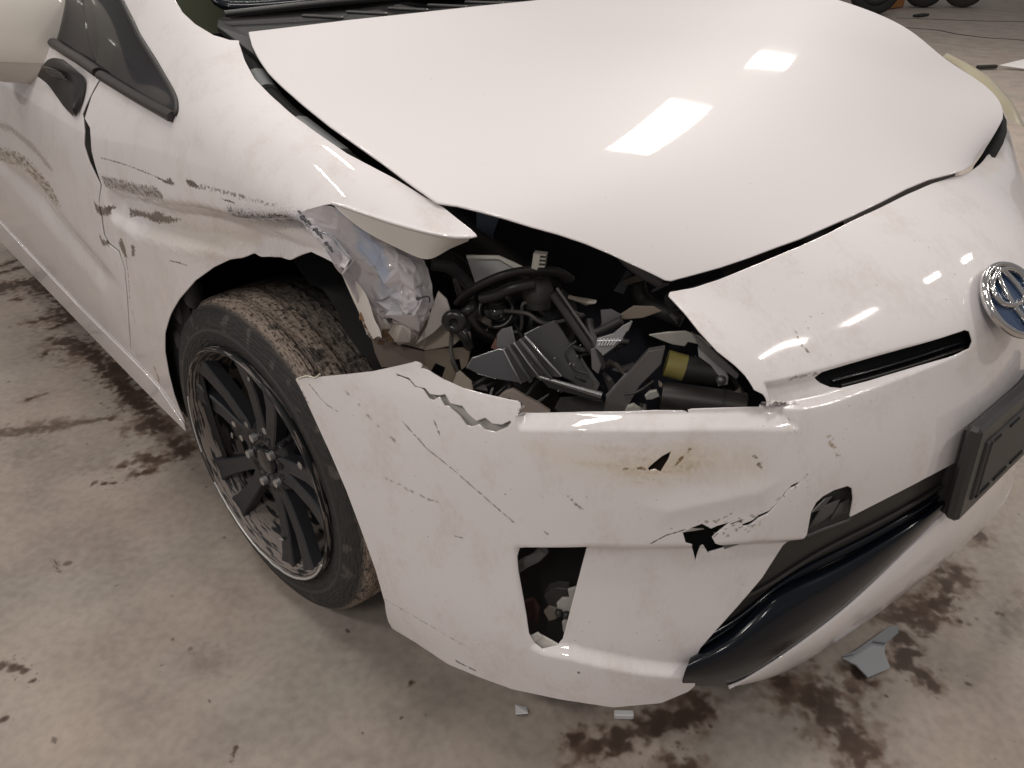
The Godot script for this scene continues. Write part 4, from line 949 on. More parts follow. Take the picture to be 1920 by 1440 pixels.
func lamp(label: String, at: Vector3, size: Vector2, turn: float, energy: float) -> void:
	var t := thing("strip_lamp", label, "lamp", at, "lamps under the ceiling")
	t.rotation.y = deg_to_rad(turn)
	put("housing", block(Vector3(size.x + .06, .05, size.y + .06), .008), mat(Color(.6, .6, .6), .5), t).position.y = .045
	var glow := mat(Color(.9, .9, .9), .4)
	glow.emission_enabled = true
	glow.emission = Color(1.0, .97, .92)
	glow.emission_energy_multiplier = 2.0
	put("tube", block(Vector3(size.x, .03, size.y), .006), glow, t)
	var l := AreaLight3D.new()
	l.name = "light"
	l.area_size = size
	l.area_normalize_energy = true
	l.light_energy = energy
	l.light_color = Color(1.0, .972, .94)
	l.shadow_enabled = true
	l.area_range = 30.0
	l.area_attenuation = 2.0
	l.rotation = Vector3(-PI / 2, 0, 0)
	l.position = Vector3(0, -.025, 0)
	t.add_child(l)

func lamps() -> void:
	lamp("long wide lamp panel above the far side of the car bonnet", Vector3(3.42, 4, -1.21), Vector2(2.1, .46), 30.6, 9.0)
	lamp("short wide lamp panel farthest to the car's left rear", Vector3(6.3, 4, -2.45), Vector2(.6, .46), 30.6, 3.5)
	lamp("short strip lamp in front of the car, nearest the camera side", Vector3(1.93, 4, 3.335), Vector2(.42, .05), 20.7, 4.0)
	lamp("middle strip lamp of the row in front of the car", Vector3(4.2, 4, 2.9), Vector2(.8, .16), 8.0, 4.0)
	lamp("strip lamp at the far left end of the front row", Vector3(6.9, 4, 2.7), Vector2(1.0, .2), 5.0, 3.0)
	lamp("narrow strip lamp above the windscreen running along the car", Vector3(.35, 4, -2.6), Vector2(.08, 1.3), -25.0, 2.6)
	lamp("narrow strip lamp above the right front door", Vector3(-1.5, 4, -2.0), Vector2(.08, 1.2), -25.0, 2.0)
	lamp("added fill panel out to the right of the car, beyond the door mirror", Vector3(-4.2, 4, -.6), Vector2(1.2, .3), 90.0, 5.0)  # added to brighten the flank and the floor beside it
	lamp("added fill panel straight above the bonnet's near edge", Vector3(-.9, 4, .4), Vector2(1.2, .3), 0.0, 2.6)  # added to brighten the bonnet, set where it leaves no reflection
	lamp("added fill strip high behind the photographer", Vector3(-3.6, 4, 2.6), Vector2(1.2, .2), 40.0, 4.5)  # added fill light for the front of the car

# ------------------------------------------------------------------ floor
func floor_and_far() -> void:
	var f := noise(.012, 3, FastNoiseLite.TYPE_SIMPLEX_SMOOTH, 5)
	var fine := noise(.11, 5, FastNoiseLite.TYPE_SIMPLEX_SMOOTH, 4)
	var hue := noise(.006, 11, FastNoiseLite.TYPE_SIMPLEX_SMOOTH, 3)
	var n := 1024
	var a := f.get_seamless_image(n, n)
	var b := fine.get_seamless_image(n, n)
	var h := hue.get_seamless_image(n, n)
	var tile := Image.create_empty(n, n, false, Image.FORMAT_RGB8)
	for y in n:
		for x in n:
			var k := a.get_pixel(x, y).r
			var g := b.get_pixel(x, y).r
			var w := h.get_pixel(x, y).r
			var v := .335 + (k - .5) * .125 + (g - .5) * .10
			v -= smoothstep(.70, .82, g) * .05 * smoothstep(.45, .7, k)
			var c := Color(v * lerpf(1.04, .99, w), v * lerpf(.845, .885, w), v * lerpf(.715, .78, w))
			tile.set_pixel(x, y, c.linear_to_srgb())
	specks(tile, 240, Color(.24, .20, .17), 2.0)
	specks(tile, 60, Color(.72, .69, .66), 1.4)
	var near_im := Image.create_empty(2048, 2048, false, Image.FORMAT_RGB8)
	for o in [Vector2i(0, 0), Vector2i(n, 0), Vector2i(0, n), Vector2i(n, n)]:
		near_im.blit_rect(tile, Rect2i(0, 0, n, n), o)
	# wet and oily stains, where they lie on the concrete
	var x0 := -3.5
	var z0 := -3.2
	var k := 2048.0 / 6.0
	for key: String in PIECES:
		if not key.begins_with("stain_"):
			continue
		var list: Array = PIECES[key]
		var pts := v2(list)
		var r: float = list[list.size() - 1] * k
		var c := Color(.27, .205, .165, .9) if key != "stain_k" and key != "stain_k2" else Color(.36, .31, .26, .7)
		if r > 3.0:
			for i in pts.size():
				for j in 3:
					dab(near_im, (pts[i] - Vector2(x0, z0)) * k + Vector2(rng.randf_range(-1, 1), rng.randf_range(-1, 1)) * r * 1.2, Vector2(rng.randf_range(1.6, 3.0), rng.randf_range(1.3, 2.4)) * r, Color(.41, .335, .285, rng.randf_range(.18, .45)), .7, .85)
		for i in range(pts.size() - 1):
			var p := (pts[i] - Vector2(x0, z0)) * k
			var q := (pts[i + 1] - Vector2(x0, z0)) * k
			var m := maxi(1, int(p.distance_to(q) / maxf(r * .5, 1.0)))
			for j in m + 1:
				var e := Vector2(rng.randf_range(-.5, .5), rng.randf_range(-.5, .5)) * r
				var s := r * rng.randf_range(.8, 1.35)
				dab(near_im, p.lerp(q, float(j) / m) + e, Vector2(s, s * rng.randf_range(.7, 1.2)).max(Vector2(1.2, 1.2)), Color(c, c.a * rng.randf_range(.5, .9)), .7, .62)
			for j in m * 2:
				var e := Vector2(rng.randf_range(-2.6, 2.6), rng.randf_range(-2.6, 2.6)) * r
				var s := rng.randf_range(.12, .3) * r
				dab(near_im, p.lerp(q, rng.randf()) + e, Vector2(s, s).max(Vector2(.9, .9)), Color(c, c.a * rng.randf_range(.25, .7)), .6, .8)
	for i in 26:
		var p := Vector2(rng.randf_range(-2.8, 1.4), rng.randf_range(-1.8, 2.4))
		dab(near_im, (p - Vector2(x0, z0)) * k, Vector2(rng.randf_range(40, 150), rng.randf_range(25, 90)), Color(.56, .44, .41, rng.randf_range(.05, .16)) if i % 2 else Color(.47, .42, .38, rng.randf_range(.06, .18)), .8, .95)
	# pale scuffs and tyre rub near the front left of the picture
	for i in 90:
		var p := Vector2(rng.randf_range(-2.6, .8), rng.randf_range(-1.6, 2.2))
		var q := (p - Vector2(x0, z0)) * k
		dab(near_im, q, Vector2(rng.randf_range(6, 40), rng.randf_range(4, 20)), Color(.5, .455, .42, rng.randf_range(.05, .2)) if i % 3 else Color(.30, .255, .23, rng.randf_range(.1, .25)), 1.0, .9)
	for i in 260:
		var p := Vector2(rng.randf_range(-2.8, 1.2), rng.randf_range(-2.4, 2.0))
		var q := (p - Vector2(x0, z0)) * k
		dab(near_im, q, Vector2(rng.randf_range(1, 4), rng.randf_range(1, 3.4)), Color(.28, .23, .2, rng.randf_range(.3, .8)), .9, .6)
	var rough := Image.create_empty(n, n, false, Image.FORMAT_L8)
	for y in n:
		for x in n:
			rough.set_pixel(x, y, Color.WHITE * clampf(.66 + (a.get_pixel(x, y).r - .5) * .5, .4, .95))
	var near_mat := textured(near_im, 1.0)
	near_mat.roughness_texture = ImageTexture.create_from_image(rough)
	near_mat.roughness_texture_channel = BaseMaterial3D.TEXTURE_CHANNEL_RED
	near_mat.heightmap_enabled = true
	near_mat.heightmap_scale = .12
	near_mat.heightmap_texture = ImageTexture.create_from_image(b)
	var far_mat := textured(tile, .75)
	far_mat.uv1_triplanar = true
	far_mat.uv1_world_triplanar = true
	far_mat.uv1_scale = Vector3.ONE / 3.0
	far_mat.uv1_offset = Vector3(3.5 / 3.0, 0, 3.2 / 3.0)
	var ground := Node3D.new()
	ground.name = "floor"
	ground.set_meta("kind", "structure")
	add_child(ground)
	put("near_slab", sheet_at(Rect2(x0, z0, 6, 6), GROUND, 1.0), near_mat, ground)
	for r in [Rect2(-40, -60, 100, 56.8), Rect2(-40, 2.8, 100, 40), Rect2(-40, -3.2, 36.5, 6), Rect2(2.5, -3.2, 57.5, 6)]:
		put("far_slab", sheet_at(r, GROUND, 1.0), far_mat, ground)
	var dark := mat(Color(.06, .045, .04), .9)
	for line in [[Vector3(9.5, 0, -4.0), Vector3(9.66, 0, -3.4), Vector3(9.43, 0, -2.96), Vector3(9.36, 0, -2.6), Vector3(9.43, 0, -2.2), Vector3(9.3, 0, -1.2)], [Vector3(10.6, 0, -4.3), Vector3(10.9, 0, -3.7), Vector3(11.12, 0, -3.3), Vector3(11.4, 0, -2.9), Vector3(11.5, 0, -1.8)]]:
		put("floor_crack", tube(smooth(PackedVector3Array(line)), .028, false, 6, .12), dark, ground).position.y = GROUND
	# vehicles' wheels standing far behind
	var tire := mat(Color(.018, .016, .017), .8)
	var steel := mat(Color(.12, .12, .125), .5, .6)
	var n_tire := 0
	for s in [[Vector3(10.75, 0.315, -4.75), .33, .24, .7, "black tyre standing behind the bonnet, nearest of the far tyres"], [Vector3(12.3, 0.285, -4.75), .3, .2, .5, "second black tyre from the bonnet at the top edge of the picture"], [Vector3(12.75, 0.295, -4.35), .31, .2, .5, "brownish tyre between two dark tyres at the top edge of the picture"], [Vector3(13.1, 0.305, -3.2), .32, .24, .3, "dark tyre at the top right corner of the picture"]]:
		var t := thing("far_tyre", s[4], "tyre", s[0], "tyres standing far behind the car")
		t.rotation.y = s[3]
		var w: float = s[2] * .5
		var r: float = s[1]
		put("tread", lathe([Vector2(-w, r * .62), Vector2(-w * 1.05, r * .8), Vector2(-w * .9, r * .96), Vector2(-w * .6, r), Vector2(w * .6, r), Vector2(w * .9, r * .96), Vector2(w * 1.05, r * .8), Vector2(w, r * .62)], 40, .01, 3, 4), tire if n_tire != 2 else mat(Color(.035, .028, .024), .9), t)
		put("rim", lathe([Vector2(-w * .9, .001), Vector2(-w * .7, r * .3), Vector2(-w * .95, r * .6), Vector2(w * .9, r * .62), Vector2(w * .6, .001)], 40), steel, t)
		n_tire += 1
	var crate := thing("parts_crate", "yellow and orange crate at the top edge behind the far tyres", "crate", Vector3(11.8, GROUND, -5.1))
	put("base", block(Vector3(.5, .16, .4), .01), mat(Color(.34, .15, .05), .6), crate).position.y = .09
	put("rim", block(Vector3(.54, .05, .44), .01), mat(Color(.42, .30, .04), .6), crate).position.y = .2
	var flat_pad := thing("rubber_pad", "small black rubber pad lying beside the nearest far tyre", "pad", Vector3(11.0, GROUND, -4.15))
	put("slab", block(Vector3(.3, .03, .1), .008), tire, flat_pad).position.y = .02

func sheet_at(r: Rect2, y: float, times: float) -> ArrayMesh:
	var st := SurfaceTool.new()
	st.begin(Mesh.PRIMITIVE_TRIANGLES)
	var p := [Vector3(r.position.x, y, r.position.y), Vector3(r.end.x, y, r.position.y), Vector3(r.end.x, y, r.end.y), Vector3(r.position.x, y, r.end.y)]
	var t := [Vector2(0, 0), Vector2(times, 0), Vector2(times, times), Vector2(0, times)]
	var u := [Vector3.UP, Vector3.UP, Vector3.UP]
	tri(st, [p[0], p[1], p[2]], u, [t[0], t[1], t[2]])
	tri(st, [p[0], p[2], p[3]], u, [t[0], t[2], t[3]])
	return st.commit()

# ------------------------------------------------------------------ body panels
var hood: Sheet
var fascia: Sheet
var flank: Sheet
var paint: StandardMaterial3D
var black_gloss: StandardMaterial3D
var black_plastic: StandardMaterial3D
var grey_plastic: StandardMaterial3D
var void_black: StandardMaterial3D
var flank_paint: StandardMaterial3D
var bumper_paint: StandardMaterial3D

func sheet_of(called: String, away: Vector3) -> Sheet:
	var l: Array = NETS[called]
	return Sheet.new(l[0], l[1], l.slice(2), away)

func base_image(w: int, h: int) -> Image:
	var im := Image.create_empty(w, h, false, Image.FORMAT_RGB8)
	im.fill(PEARL.linear_to_srgb())
	return im

func grime(im: Image, number: int) -> void:      # thin road film, in faint runs
	var film := noise(.012, number, FastNoiseLite.TYPE_SIMPLEX_SMOOTH, 5)
	for y in im.get_height():
		for x in im.get_width():
			var k := film.get_noise_2d(x * .8, y * .5) * .7 + grain.get_noise_2d(x * .8, y * .5) * .3
			if k > .02:
				var c := im.get_pixel(x, y)
				im.set_pixel(x, y, c.lerp(Color(c.r * .84, c.g * .80, c.b * .735), minf((k - .02) * .42, .22)))

func body() -> void:
	hood = sheet_of("hood", Vector3(0, 1, .2))
	flank = sheet_of("flank", Vector3(-1, .2, 0))
	fascia = sheet_of("fascia", Vector3(-.3, .2, 1))
	black_gloss = mat(Color(.004, .006, .010), .22, 0.0, .3)
	black_plastic = mat(Color(.022, .021, .021), .5)
	grey_plastic = mat(Color(.05, .047, .045), .48)
	void_black = mat(Color(.004, .004, .005), .9)
	paint = mat(PEARL, .5, 0.0, 1.0)
	# bonnet
	var hi := base_image(1024, 1024)
	specks(hi, 60, Color(.62, .58, .53), 1.3)
	put("bonnet", panel(hood, v2(EDGES.hood), [], Vector2(.05, .06), .004), textured(hi, .5, 1.0), car)
	# fender and door share the right flank
	flank.bumps.append(Bump.new(v2(EDGES.dent), flank, .024, .018))
	flank.bumps.append(Bump.new(v2(EDGES.door_dent), flank, .016, .06))
	var fi := base_image(2048, 1024)
	var scuff := Color(.38, .335, .31, .9)
	var dark := Color(.20, .18, .175, .9)
	var metal := Color(.47, .42, .39)
	bare(fi, flank, "dent_shade", Color(.50, .525, .57, .75), 10.0, Color(0, 0, 0, 0), 26.0)  # blue-grey shading and reflection of the dent, painted into the colour
	bare(fi, flank, "rub_brown", Color(.74, .69, .62, .5), 10.0, Color(0, 0, 0, 0), 30.0)
	for s in ["bare_a", "bare_b", "bare_c", "bare_e", "bare_f", "bare_g", "bare_h"]:
		bare(fi, flank, s, metal, 3.0, Color(.36, .32, .30, .5))
	bare(fi, flank, "bare_d", Color(.66, .64, .63, .85), 4.0, Color(.30, .275, .27, .8), 2.0)
	bare(fi, flank, "pale_a", Color(.93, .92, .92), 5.0, Color(0, 0, 0, 0), 3.0)
	bare(fi, flank, "door_rub", Color(.80, .77, .74, .9), 6.0, Color(.40, .34, .29, 1.0), 4.0)
	bare(fi, flank, "door_rub_b", Color(.62, .57, .55, .6), 5.0, Color(0, 0, 0, 0), 4.0)
	for s in [["f_scrape1", .0016, dark, .25], ["f_scrape7", .0016, dark, .2], ["f_scrape9", .0014, dark, .1], ["f_scrape10", .0016, dark, .2], ["f_scrape11", .0026, dark, .35], ["f_scrape12", .001, scuff, .2]]:
		scratch(fi, flank, s[0], s[1], s[2], s[3], .9)
	scratch(fi, flank, "f_smear2", .005, Color(.34, .32, .32, .5), .56)
	scratch(fi, flank, "f_smear1", .010, Color(.36, .37, .40, .45), .52)
	scratch(fi, flank, "f_smear1", .0025, Color(.17, .17, .18, .8), .5)
	scratch(fi, flank, "f_dirt", .008, Color(.5, .42, .33, .7), .4)
	specks(fi, 220, Color(.55, .5, .45), 1.4)
	grime(fi, 5)
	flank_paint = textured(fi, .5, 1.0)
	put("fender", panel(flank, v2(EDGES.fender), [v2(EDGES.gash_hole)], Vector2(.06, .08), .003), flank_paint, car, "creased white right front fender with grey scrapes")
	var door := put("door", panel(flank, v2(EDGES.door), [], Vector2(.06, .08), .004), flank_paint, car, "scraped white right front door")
	put("sill", panel(flank, v2(EDGES.sill), [], Vector2(.06, .06), .004, .004), paint, car)
	# what shows through the door gap and the gash
	put("door_post", panel(flank, PackedVector2Array([Vector2(2.2, 2.6), Vector2(3.4, 2.6), Vector2(3.6, 4.5), Vector2(3.6, 7.8), Vector2(2.2, 7.8)]), [], Vector2(.1, .1), .002, -.022), void_black, car)
	# glass
	var tint := mat(Color(.016, .014, .018), .04)
	tint.metallic_specular = .3
	tint.transparency = BaseMaterial3D.TRANSPARENCY_ALPHA
	tint.albedo_color.a = .72
	put("quarter_window", panel(flank, v2(EDGES.quarter_glass), [], Vector2(.08, .1), .004, -.006), tint, car)
	put("window", panel(flank, v2(EDGES.door_glass), [], Vector2(.08, .1), .004, -.008), tint, door)
	put("window_trim", tube(smooth(v3("trim_quarter")), .011, false, 10, .8), mat(Color(.03, .025, .024), .42), car)
	put("window_trim", tube(smooth(v3("trim_front")), .005, false, 8), black_plastic, car)
	put("window_trim", tube(smooth(v3("trim_door")), .012, false, 10, .8), mat(Color(.035, .03, .03), .42), car)
	# cabin behind the glass
	put("dashboard", ball(Vector3(-.36, .86, -.55), Vector3(.36, .09, .26), .6), mat(Color(.012, .012, .014), .8), car)
	put("seat", ball(Vector3(-.40, .95, -1.28), Vector3(.24, .34, .13), .6, Basis(Vector3.RIGHT, -.3)), mat(Color(.26, .28, .19), .9), car)
	put("seat", ball(Vector3(.38, .95, -1.28), Vector3(.24, .34, .13), .6, Basis(Vector3.RIGHT, -.3)), mat(Color(.26, .28, .19), .9), car)
	put("cabin_floor", plate(PackedVector3Array([Vector3(-.78, .62, -.5), Vector3(.78, .62, -.5), Vector3(.78, .62, -2.2), Vector3(-.78, .62, -2.2)]), .02), mat(Color(.03, .028, .026), .9), car)
	put("reflection_lining", plate(PackedVector3Array([Vector3(.78, .62, -.4), Vector3(.78, .62, -2.2), Vector3(.6, 1.4, -2.2), Vector3(.6, 1.4, -1.0)]), .02), mat(Color(.20, .15, .09), .9), car)  # tan colour stands in for a yellowish reflection in the side glass
	put("roof", plate(PackedVector3Array([Vector3(-.60, 1.44, -1.12), Vector3(.60, 1.44, -1.12), Vector3(.58, 1.46, -2.6), Vector3(-.58, 1.46, -2.6)]), .03), paint, car)
	put("rear_cabin", plate(PackedVector3Array([Vector3(-.8, .5, -2.3), Vector3(.8, .5, -2.3), Vector3(.6, 1.44, -2.4), Vector3(-.6, 1.44, -2.4)]), .03), mat(Color(.05, .045, .04), .9), car)
	put("left_side_window", plate(PackedVector3Array([Vector3(.80, .92, -.25), Vector3(.80, .92, -2.3), Vector3(.62, 1.42, -2.3), Vector3(.62, 1.42, -1.1), Vector3(.66, 1.05, -.35)]), .006), tint, car)
	put("firewall", plate(PackedVector3Array([Vector3(-.78, .2, -.42), Vector3(.78, .2, -.42), Vector3(.70, 1.0, -.42), Vector3(-.66, 1.0, -.42)]), .01), void_black, car)
	# windscreen, cowl, wiper
	var wind := mat(Color(.01, .03, .02), .04)
	wind.transparency = BaseMaterial3D.TRANSPARENCY_ALPHA
	wind.albedo_color.a = .94
	put("windscreen", plate(PackedVector3Array([Vector3(-.56, 1.045, -.42), Vector3(-.35, 1.05, -.345), Vector3(-.1, 1.052, -.31), Vector3(.3, 1.052, -.33), Vector3(.55, 1.05, -.45), Vector3(.5, 1.42, -1.15), Vector3(-.5, 1.42, -1.15)]), .006), wind, car)
	put("windscreen_seal", tube(smooth(PackedVector3Array([Vector3(-.575, 1.075, -.46), Vector3(-.56, 1.046, -.41), Vector3(-.35, 1.052, -.335), Vector3(-.1, 1.054, -.30), Vector3(.3, 1.054, -.32)])), .012, false, 8, .7), black_gloss, car)
	var cowl := put("cowl", plate(PackedVector3Array([Vector3(-.655, .985, -.12), Vector3(-.62, 1.005, -.215), Vector3(-.36, 1.02, -.09), Vector3(-.05, 1.025, -.085), Vector3(.3, 1.03, -.10), Vector3(.3, 1.035, -.42), Vector3(-.1, 1.04, -.36), Vector3(-.35, 1.035, -.40), Vector3(-.585, 1.02, -.43), Vector3(-.645, 1.02, -.30)]), .01), mat(Color(.02, .02, .021), .55), car)
	for i in 9:
		var rib := put("rib", block(Vector3(.012, .006, .09), .002), mat(Color(.03, .03, .031), .5), cowl)
		rib.position = Vector3(-.48 + i * .09, 1.036 + .0012 * i, -.21 + .008 * i)
		rib.rotation.y = .4
	put("wiper_arm", tube(smooth(PackedVector3Array([Vector3(-.60, 1.038, -.36), Vector3(-.45, 1.05, -.295), Vector3(-.25, 1.058, -.25), Vector3(0, 1.062, -.22), Vector3(.2, 1.065, -.23)])), .009, false, 8, .7), mat(Color(.03, .03, .03), .45), car)
	# the gutter beside the bonnet
	var gap_line := PackedVector3Array()
	for i in 24:
		gap_line.append(hood.at(i * 4.0 / 23.0, 5.02) + Vector3(0, -.03, .002))
	for i in 8:
		gap_line.append(hood.at(4.0, 4.9 - i * .2) + Vector3(-.004, -.024, 0))
	put("bonnet_gap_shade", tube(gap_line, .013, false, 8, .8), void_black, car)  # black tube added to darken the gap under the bonnet edge
	var rail := PackedVector3Array()
	for i in 12:
		rail.append(hood.at(-.06, i * 3.0 / 11.0) + Vector3(.004, -.026, 0))
	var rail_o := put("bonnet_gutter", tube(smooth(rail), .022, false, 10, .5), void_black, car)
	for q in [[2, 3], [5, 7]]:
		put("gutter_clip", tube(PackedVector3Array([rail[q[0]] + Vector3(0, .008, 0), rail[q[1]] + Vector3(0, .008, 0)]), .017, false, 8, .5), mat(Color(.14, .145, .15), .5), rail_o)

# ------------------------------------------------------------------ the front
func front() -> void:
	fascia.bumps.append(Bump.new(v2(EDGES.valley), fascia, .013, .020))
	fascia.bumps.append(Bump.new(v2(EDGES.pocket), fascia, .015, .018))
	fascia.bumps.append(Bump.new(v2(EDGES.ledge), fascia, .55, .03, true))
	fascia.bumps.append(Bump.new(v2(EDGES.beam_dent), fascia, -.008, .08))
	var im := base_image(2048, 1024)
	var tan := Color(.70, .62, .50, .10)
	bare(im, fascia, "brown_a", Color(.87, .83, .77, .6), 6.0, Color(0, 0, 0, 0), 40.0)
	bare(im, fascia, "brown_b", Color(.80, .73, .63, .4), 6.0, Color(0, 0, 0, 0), 26.0)
	for q in [[-70.0, 8.0, 40.0], [60.0, -26.0, 60.0], [30.0, 20.0, 30.0], [-30.0, 16.0, 50.0], [90.0, 6.0, 44.0]]:
		dab(im, v2(EDGES.puncture_hole)[1] * Vector2(2048.0 / (fascia.nu - 1), 1024.0 / (fascia.nv - 1)) + Vector2(q[0], q[1]), Vector2(q[2], 9.0), Color(.74, .65, .53, .2), .8, .95)
	patch(im, fascia, "b_rust2", Color(.75, .66, .52, .06), .02)
	patch(im, fascia, "b_rust3", Color(.70, .63, .53, .05), .018)
	var grey := Color(.42, .40, .40, .75)
	for s in [["s_b1", .0011, grey, .12], ["s_b1", .003, Color(.6, .58, .57, .25), .4], ["s_b2", .004, Color(.5, .48, .47, .45), .5], ["s_b3", .001, grey, .15], ["s_b4", .003, Color(.5, .48, .47, .5), .55], ["s_b5", .002, Color(.6, .57, .56, .5), .5], ["s_b6", .0028, Color(.22, .21, .21, .9), .2], ["s_b7", .003, Color(.42, .37, .33, .7), .52], ["s_b8", .003, Color(.40, .35, .31, .5), .5], ["s_b9", .005, Color(.52, .43, .31, .6), .42], ["s_b10", .003, Color(.45, .39, .34, .6), .52], ["s_b11", .004, Color(.40, .35, .30, .6), .55], ["s_b12", .0018, grey, .35], ["s_b13", .0025, grey, .3], ["s_b14", .003, grey, .5], ["s_b15", .002, grey, .3], ["s_b16", .0011, Color(.16, .15, .15, .95), .1], ["s_b17", .003, Color(.45, .34, .22, .75), .5], ["s_b18", .003, Color(.45, .34, .22, .7), .5], ["s_b19", .002, grey, .45]]:
		scratch(im, fascia, s[0], s[1], s[2], s[3])
	# brown stain and hair cracks round the puncture
	var pz := v2(EDGES.puncture_hole)
	var pc := Vector2.ZERO
	for p in pz:
		pc += p / pz.size()
	var pk := Vector2(2048.0 / (fascia.nu - 1), 1024.0 / (fascia.nv - 1))
	for i in 46:
		var d := Vector2.from_angle(rng.randf() * TAU)
		dab(im, (pc + d * rng.randf_range(.02, .32) * Vector2(1.2, .8)) * pk, Vector2(rng.randf_range(4, 16), rng.randf_range(3, 9)), Color(.55, .43, .28, rng.randf_range(.02, .08)), .9, .9)
	for i in 60:
		var e := v2(EDGES.tear_hole)[rng.randi() % 33]
		dab(im, (e + Vector2(rng.randf_range(-.09, .09), rng.randf_range(-.12, .12))) * pk, Vector2(rng.randf_range(1, 5), rng.randf_range(1, 4)), Color(.42, .40, .39, rng.randf_range(.1, .55)), 1.2, .6)
	specks(im, 420, Color(.50, .45, .40), 1.6)
	specks(im, 60, Color(.25, .22, .2), 1.8)
	grime(im, 3)
	bumper_paint = textured(im, .5, 1.0)
	var bumper := put("bumper", panel(fascia, v2(EDGES.bumper), [v2(EDGES.slot_hole), v2(EDGES.fog_hole), v2(EDGES.crack_hole), v2(EDGES.puncture_hole), v2(EDGES.tear_hole), v2(EDGES.seam_crack_hole)], Vector2(.026, .036), .0035), bumper_paint, car, "cracked white front bumper cover hanging loose at its corner")
	# layers under the crack and the holes
	put("bumper_backing", panel(fascia, whole_edge("crack_hole", .06), [], Vector2(.08, .1), .006, -.011), mat(Color(.50, .48, .46), .6), bumper)
	put("dark_backing", panel(fascia, whole_edge("tear_hole", .10), [], Vector2(.1, .1), .002, -.03), void_black, bumper)
	put("dark_backing", panel(fascia, whole_edge("puncture_hole", .06), [], Vector2(.1, .1), .002, -.02), mat(Color(.035, .024, .016), .9), bumper)
	var th := v2(EDGES.tear_hole)
	var star := Vector2.ZERO
	for k in [0, 1, 3, 24, 26, 28, 30, 32]:
		star += th[k] / 8.0
	for k in [0, 2, 25, 27, 29, 31, 22]:          # lips of torn plastic bent into the hole
		var a := th[k]
		var c := th[(k + 1) % th.size()]
		var tip := a.lerp(c, .5).lerp(star, rng.randf_range(.45, .9))
		put("torn_lip", plate(PackedVector3Array([fascia.at(a.x, a.y), fascia.at(c.x, c.y), fascia.at(tip.x, tip.y) - fascia.normal(tip.x, tip.y) * rng.randf_range(.004, .014)]), .002), mat(Color(.15, .145, .145) if k % 2 else Color(.52, .50, .49), .5), bumper)
	put("torn_flake", plate(v3("rim_chip"), .003), mat(Color(.14, .11, .08), .9), bumper)
	put("plastic_burr", tube(smooth(v3("curl")), .0011, false, 6), mat(Color(.72, .68, .58), .6), bumper)
	# lower front: white chin, black lip, grille
	var away := Vector3(-.5, .2, .9)
	var chin := loft("chin_net", 9, away)
	put("chin_spoiler", panel(chin, whole(chin), [], Vector2(.1, .1), .003), paint, bumper)
	var lip := loft("lip_net", 9, away)
	put("grille_lip", panel(lip, whole(lip), [], Vector2(.1, .1), .003), black_gloss, bumper)
	var gr := loft("grille_net", 9, away)
	put("grille_panel", panel(gr, whole(gr), [], Vector2(.1, .1), .003), mat(Color(.032, .029, .026), .62), bumper)
	for s in [.55, .84, .93]:
		var line := PackedVector3Array()
		for i in 33:
			line.append(gr.at(i * .25, gr.nv - 1 - (1 - s) * 2) + gr.normal(i * .25, 1.0) * .004)
		put("grille_bar", tube(line, .0035 if s < .6 else .005, false, 6), black_gloss if s > .6 else mat(Color(.024, .022, .02), .6), bumper)
	# recess for the tow hook cover
	put("hook_recess", plate(v3("hook_back"), .003), mat(Color(.02, .02, .02), .6), bumper)
	for f in ["hook_shard_a", "hook_shard_b", "hook_shard_c"]:
		put("hook_shard", plate(v3(f), .003), mat(Color(.07, .068, .068), .35), bumper)
	put("hook_frame", tube(smooth(v3("hook_frame")), .0028, false, 8), mat(Color(.06, .058, .058), .4), bumper)
	# slot in the nose
	var slot := put("nose_slot", plate(v3("slot_back"), .002), void_black, bumper)
	put("slot_bar", tube(smooth(v3("slot_bar")), .0032, false, 8, .6), black_gloss, slot)
	put("slot_bar", tube(smooth(v3("slot_bar_low")), .003, false, 8, .6), mat(Color(.012, .011, .011), .35), slot)
	emblem()
	plate_bracket(bumper)
	# fog lamp opening
	var fog := put("fog_recess", plate(v3("fog_back"), .004), void_black, bumper)
	var bone := mat(Color(.40, .385, .36), .6)
	for s in [["fog_cup", grey_plastic, .02], ["fog_clip_a", bone, .006], ["fog_clip_b", bone, .006], ["fog_ledge", mat(Color(.62, .60, .56), .5), .004], ["fog_tag", mat(Color(.45, .44, .42), .6), .004], ["fog_tan", mat(Color(.26, .22, .19), .8), .008], ["fog_red", mat(Color(.05, .02, .016), .8), .01]]:
		put(["bulb_cup", "bracket_clip", "bracket_clip", "recess_ledge", "tag", "bracket_pad", "bracket_pad"][["fog_cup", "fog_clip_a", "fog_clip_b", "fog_ledge", "fog_tag", "fog_tan", "fog_red"].find(s[0])], plate(v3(s[0]), s[2]), s[1], fog)
	put("hose", tube(smooth(v3("fog_hose")), .008, false, 10), mat(Color(.12, .115, .11), .6), fog)
	for q in v3("fog_clip_a").slice(6, 8):
		put("rivet", ball(q + Vector3(-.004, .004, .006), Vector3.ONE * .006, 1.0, Basis(), 8), mat(Color(.02, .02, .02), .5), fog)
	# the far headlamp and the far fender edge
	var a := smooth(v3("lamp_left_inner"), 4)
	var b := smooth(v3("lamp_left_outer"), 4)
	var glassy := mat(Color(.42, .38, .27), .22, 0.0, 1.0)
	put("left_headlight", strip(a, b, .010), glassy, car, "yellowed headlight on the undamaged side")

